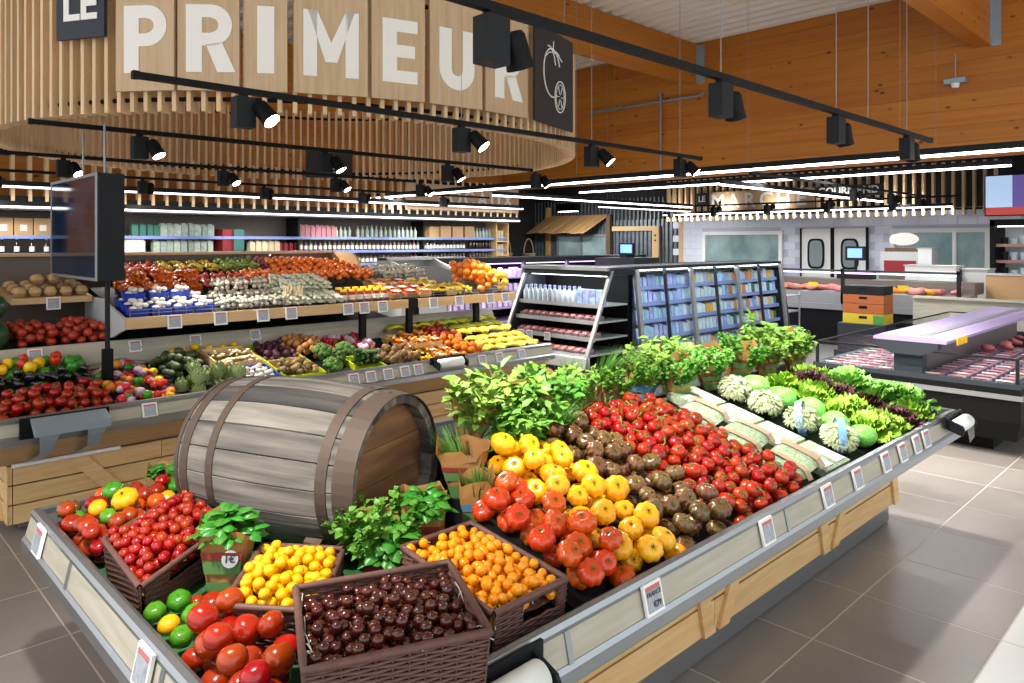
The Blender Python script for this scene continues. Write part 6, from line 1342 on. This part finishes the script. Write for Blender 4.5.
for i, (m_, z, h, lab) in enumerate((('box_yellow', .55, .15, 'yellow and green fruit box at the bottom of the stack'), ('box_orange', .705, .15, 'orange fruit box in the middle of the stack'), ('box_orange', .86, .13, 'orange fruit box near the top of the stack'), ('charcoal', .995, .13, 'dark box on top of the orange fruit boxes'))):
    t = thing('fruit_box', lab, 'box', (11.9, 4.3, z), 0, 'stacked fruit boxes'); MB().box((-.2, -.3, 0), (.2, .3, h)).build('carton_body', m_, t); MB().box((-.203, -.06, h*.5), (-.2, .06, h*.78)).build('hand_hole', 'black', t); MB().box((-.205, -.3, 0), (-.2, -.15, h*.9)).build('printed_end', 'box_green' if i == 0 else m_, t)
pl = tag(MB().box((11.6, 3.9, 0), (12.1, 4.7, .12)).box((11.62, 3.95, .12), (12.08, 4.65, .548)).build('pallet_stand', 'dark_grey'), 'dark stand under the stacked fruit boxes', 'stand')
sh = thing('steel_trolley', 'steel trolley with empty shelves beside the glass-fronted chiller', 'trolley')
for z in (.35, .62, .88): MB().box((11.7, 5.55, z), (12.3, 6.3, z+.02)).build('shelf', 'steel_light', sh)
for x in (11.7, 12.28):
    for y in (5.55, 6.28): MB().box((x, y, 0), (x+.02, y+.02, .95)).build('leg', 'steel_light', sh)
# scale, oven and cabinets behind the counter
sc_ = thing('counter_scale', 'shop scale with small blue lit screen on the butcher counter', 'scale'); mat('screen_blue', '#6f9fe6', .3, emit='#6f9cf0', es=.55)
MB().box((13.9, 5.0, 1.12), (14.25, 5.58, 1.24)).build('scale_body', 'charcoal', sc_); MB().tube([(14.05, 5.29, 1.24), (14.05, 5.29, 1.50)], .03, 8).build('post', 'charcoal', sc_); hd = MB().box((14.0, 5.12, 1.46), (14.08, 5.46, 1.72)).build('screen_housing', 'charcoal', sc_); MB().box((13.995, 5.16, 1.51), (14.0, 5.42, 1.68)).build('screen', 'screen_blue', hd); MB().box((13.88, 4.98, 1.205), (14.2, 5.6, 1.22)).build('weighing_plate', 'pack_red', sc_)
ov = thing('roasting_oven', 'steel and red roasting oven with a round sign before the rear window', 'oven'); MB().box((16.2, 4.85, .3), (17.0, 5.6, 1.1)).build('cabinet', 'steel_light', ov); MB().box((16.2, 4.85, 1.1), (17.0, 5.6, 1.60)).build('oven_body', 'grey_light', ov); MB().box((16.19, 4.92, 1.2), (16.2, 5.53, 1.42)).build('oven_window', 'pack_red', ov); MB().box((16.3, 4.9, 1.60), (16.9, 5.55, 1.68)).build('hood', 'dark_plank', ov); MB().box((16.18, 4.82, .95), (16.2, 5.63, 1.12)).build('lower_panel', 'greige', ov)
tag(MB().lathe([(.24, 0), (.24, .02)], 24, (16.5, 0, 0), 'x').build('round_sign', 'letter_white', None, (0, 5.25, 1.86)), 'oval pale sign above the roasting oven', 'sign').scale = (1, 1.2, .55)
for i, (x0, y0, y1, z0, z1, m_, lab) in enumerate(((15.9, 4.55, 4.80, .9, 1.66, 'white', 'tall white cabinet with dark slot beside the roasting oven'), (15.0, 3.9, 4.75, .55, 1.35, 'white', 'low white freezer panel behind the meat island'), (15.2, 3.45, 3.85, .55, 1.3, 'grey_light', 'pale grey cabinet beside the white freezer'), (14.2, 2.7, 3.25, .6, 1.25, 'kraft_box', 'tan cardboard box on the rear counter'))):
    o = tag(MB().box((x0, y0, z0), (x0+.5, y1, z1)).build('rear_cabinet' if i < 3 else 'cardboard_box', m_), lab, 'cabinet' if i < 3 else 'box')
    MB().box((x0-.004, y0+.05, z0+.05), (x0, y1-.05, z0+.12)).build('lower_trim', 'dark_grey', o); MB().box((x0-.02, y0-.02, z1), (x0+.5, y1+.02, z1+.02)).build('top_board', 'grey_light', o)
tag(MB().box((14.0, 2.0, 0), (14.9, 4.9, .54)).build('rear_counter', 'greige'), 'grey rear counter carrying white cabinets', 'counter')
tag(MB().box((15.9, 4.5, 0), (16.19, 5.7, .898)).build('service_plinth', 'grey_light'), 'grey service plinth under the oven and cabinet', 'plinth')
# dark upright fridge and screen at the far right
fr = thing('upright_fridge', 'tall black upright fridge with pink-edged shelves of white packs', 'fridge'); MB().box((16.0, 1.2, 0), (16.9, 3.6, .5)).build('base', 'black', fr); MB().box((16.8, 1.2, .5), (16.9, 3.6, 2.2)).build('back', 'white', fr); MB().box((16.0, 3.52, .5), (16.9, 3.6, 2.2)).build('side', 'black', fr); MB().box((16.0, 1.2, 2.1), (16.9, 3.6, 2.22)).build('top', 'black', fr); MB().box((16.1, 1.3, 2.08), (16.15, 3.5, 2.1)).build('glow_strip', 'tube_far', fr)
for z in (.55, .85, 1.15, 1.45, 1.75):
    s_ = MB().box((16.1, 1.2, z-.02), (16.8, 3.52, z)).build('shelf', 'white', fr); MB().box((16.08, 1.2, z-.04), (16.1, 3.52, z+.015)).build('edge_strip', 'pack_pink', s_)
    for i in range(8): tag(obj('white_tub', MB().lathe([(.05, 0), (.06, .13), (.06, .14)], 10).mesh('white_tub', 'pack_white' if i % 3 else 'charcoal'), None, (16.2, 3.4-.15*i, z+.001), (0, 0, 0), (1, 1, rn9.uniform(.8, 1.3))), 'small tub on the shelves of the black upright fridge', 'tub', 'tubs in the upright fridge')
ws = thing('wall_screen', 'bright wall screen showing a pale blue page above a red band', 'screen'); mat('scr_blue', '#b9d4ee', .4, emit='#a9c8ea', es=.35); mat('scr_red', '#8a2a2a', .4, emit='#a83a30', es=.5); mat('scr_violet', '#4a3a6e', .4, emit='#5a4a8a', es=.5)
MB().box((15.9, 2.4, 2.28), (15.98, 3.66, 3.04)).build('housing', 'black', ws); MB().box((15.89, 3.22, 2.44), (15.9, 3.64, 3.02)).build('page', 'scr_blue', ws); MB().box((15.89, 2.42, 2.44), (15.9, 3.22, 3.02)).build('picture', 'scr_violet', ws); MB().box((15.89, 2.42, 2.30), (15.9, 3.64, 2.44)).build('band', 'scr_red', ws); MB().tube([(15.94, 3.0, 3.04), (15.94, 3.0, 3.9)], .02, 6).build('hanger_rod', 'black', ws)
# ---- slatted canopy with letters in front of the tiled wall
mc = thing('market_canopy', 'row of pale slats with white capital letters hung before the tiled rear wall', 'canopy')
sl3 = MB().box((-.06, -.025, 2.38), (.06, .025, 3.5)).mesh('slat', 'slat_wood')
for k in range(42): obj('slat', sl3, mc, (17.6, 3.85 + .192*k, 0))
for z in (2.48, 3.3): MB().box((17.58, 3.7, z), (17.62, 11.9, z+.05)).build('batten', 'black', mc)
MB().box((17.50, 7.55, 2.62), (17.53, 10.35, 3.12)).build('letter_panel', 'panel_wood', mc); MB().box((17.50, 10.42, 2.78), (17.53, 10.78, 3.12)).build('name_board', 'navy', mc)
for i, ch in enumerate('MARCHÉ'): text(ch, .52, 'letter_white', mc, (17.49, 10.12-.45*i, 2.86), (rad(90), 0, rad(-90)), name='letter', bold=.01, ext=.003)
text('LE', .22, 'letter_white', mc, (17.49, 10.6, 2.95), (rad(90), 0, rad(-90)), bold=.005, ext=.003)
MB().box((17.46, 6.0, 2.86), (17.49, 7.5, 3.12)).build('name_board', 'navy', mc); text('GOURMAND', .235, 'letter_white', mc, (17.45, 6.75, 2.99), (rad(90), 0, rad(-90)), bold=.005, ext=.003)
linear((17.45, 4.6, 2.55), (17.45, 11.8, 2.55), 'light strip along the slats of the rear canopy', 'tube_far', 6, wires=False)
tk = tag(MB().box((16.88, 4.3, 2.72), (16.92, 11.8, 2.76)).build('rear_lighting_track', 'black'), 'black track in front of the rear letter panel', 'lighting track')
for i, y in enumerate((11.2, 9.9, 8.45, 7.0, 5.6)): spot(16.9, y, 2.72, (.8, 0, .25), 'small black spotlight before the rear letter panel, %s from the corrugated wall' % ordn[i], 9, rad(140), scale=1.3)
# ---- dark corner: plank awning, hatch window, door frame, baskets
aw = thing('plank_awning', 'rustic awning of overlapping brown planks over the hatch window', 'awning')
for k in range(13):
    y = 15.0 + .20*k; z0 = 2.12 + rn9.uniform(-.03, .03)
    MB().add([(18.2, y+.35, z0), (18.2, y+.54, z0), (18.95, y+.08+.11, 2.70), (18.95, y-.08, 2.70), (18.2, y+.35, z0-.03), (18.2, y+.54, z0-.03), (18.95, y+.19, 2.66), (18.95, y-.08, 2.66)], [(0,1,2,3),(4,7,6,5),(0,4,5,1),(1,5,6,2),(2,6,7,3),(3,7,4,0)]).build('plank', 'awning_wood', aw)
MB().box((18.86, 14.8, 0), (18.98, 14.95, 2.7)).build('post', 'dark_plank', aw); MB().box((18.86, 17.5, 0), (18.98, 17.65, 3.0)).build('post', 'awning_wood', aw)
w3 = struct(MB().box((18.92, 14.98, 1.98), (19.0, 17.2, 2.06)).box((18.92, 14.98, 1.1), (19.0, 15.05, 1.98)).box((18.92, 16.05, 1.1), (19.0, 16.12, 1.98)).box((18.92, 17.13, 1.1), (19.0, 17.2, 1.98)).build('window_3', 'grey_metal')); MB().box((18.95, 15.05, 1.1), (18.955, 17.13, 1.98)).build('pane', 'pane', w3); MB().box((18.985, 15.05, 1.1), (18.99, 17.13, 1.98)).build('room_behind', 'office', w3)
df = struct(MB().box((18.9, 12.95, 0), (18.98, 13.2, 2.3)).box((18.9, 13.2, 2.15), (18.98, 14.75, 2.3)).build('trim_2', 'shelf_wood')); 
for z in (1.85, 2.0): MB().lathe([(.03, 0), (.03, .02)], 8, (18.88, 13.07, z), 'x').build('bolt', 'black', df)
rg = thing('till_screen', 'small blue lit till screen standing on the dark chiller row', 'screen'); MB().box((11.5, 8.45, 1.55), (11.56, 8.80, 1.78)).build('housing', 'black', rg); MB().box((11.494, 8.49, 1.59), (11.5, 8.76, 1.75)).build('screen', 'screen_blue', rg); MB().box((11.4, 8.55, 1.501), (11.7, 8.7, 1.56)).build('foot', 'black', rg)
tag(MB().box((11.19, 8.2, 0), (12.0, 9.15, 1.50)).build('till_desk', 'charcoal'), 'dark desk under the till screen', 'desk')
mat('basket_pale', '#c9b08a', .7)
for i, y in enumerate((14.9, 14.3)):
    t = thing('pale_basket', 'pale wicker basket with tall handle, %s of two before the dark corner' % ('first' if i == 0 else 'second'), 'basket', (14.3+.3*i, y, 1.30), 0, 'pale baskets'); MB().lathe([(.13, 0), (.20, .18), (.21, .19), (.19, .19), (.12, .02)], 16).build('bowl', 'basket_pale', t); MB().tube([(.19*cos(a), 0, .17+.42*sin(a)) for a in [pi*k/14 for k in range(15)]], .018, 6).build('handle', 'basket_pale', t)
tag(MB().box((13.9, 13.4, 0), (14.9, 15.6, 1.298)).build('dark_counter', 'black_matte'), 'dark counter under the pale baskets', 'counter')

wlp = thing('wall_floodlight', 'black floodlight hanging above the plank awning', 'lamp', (16.6, 14.6, 2.72))
MB().box((-.12, -.35, 0), (.12, .35, .22)).build('housing', 'black', wlp); MB().box((-.09, -.32, -.012), (.09, .32, 0)).build('lens', 'tube', wlp); MB().tube([(0, 0, .22), (0, 0, 1.18)], .012, 6).build('hanger_rod', 'black', wlp)
ld = bpy.data.lights.new('flood', 'AREA'); ld.shape = 'RECTANGLE'; ld.size = .18; ld.size_y = .64; ld.energy = 90; la = bpy.data.objects.new('flood', ld); C.objects.link(la); la.parent = wlp; la.location = (0, 0, -.03); la.rotation_euler = (0, rad(-40), 0)
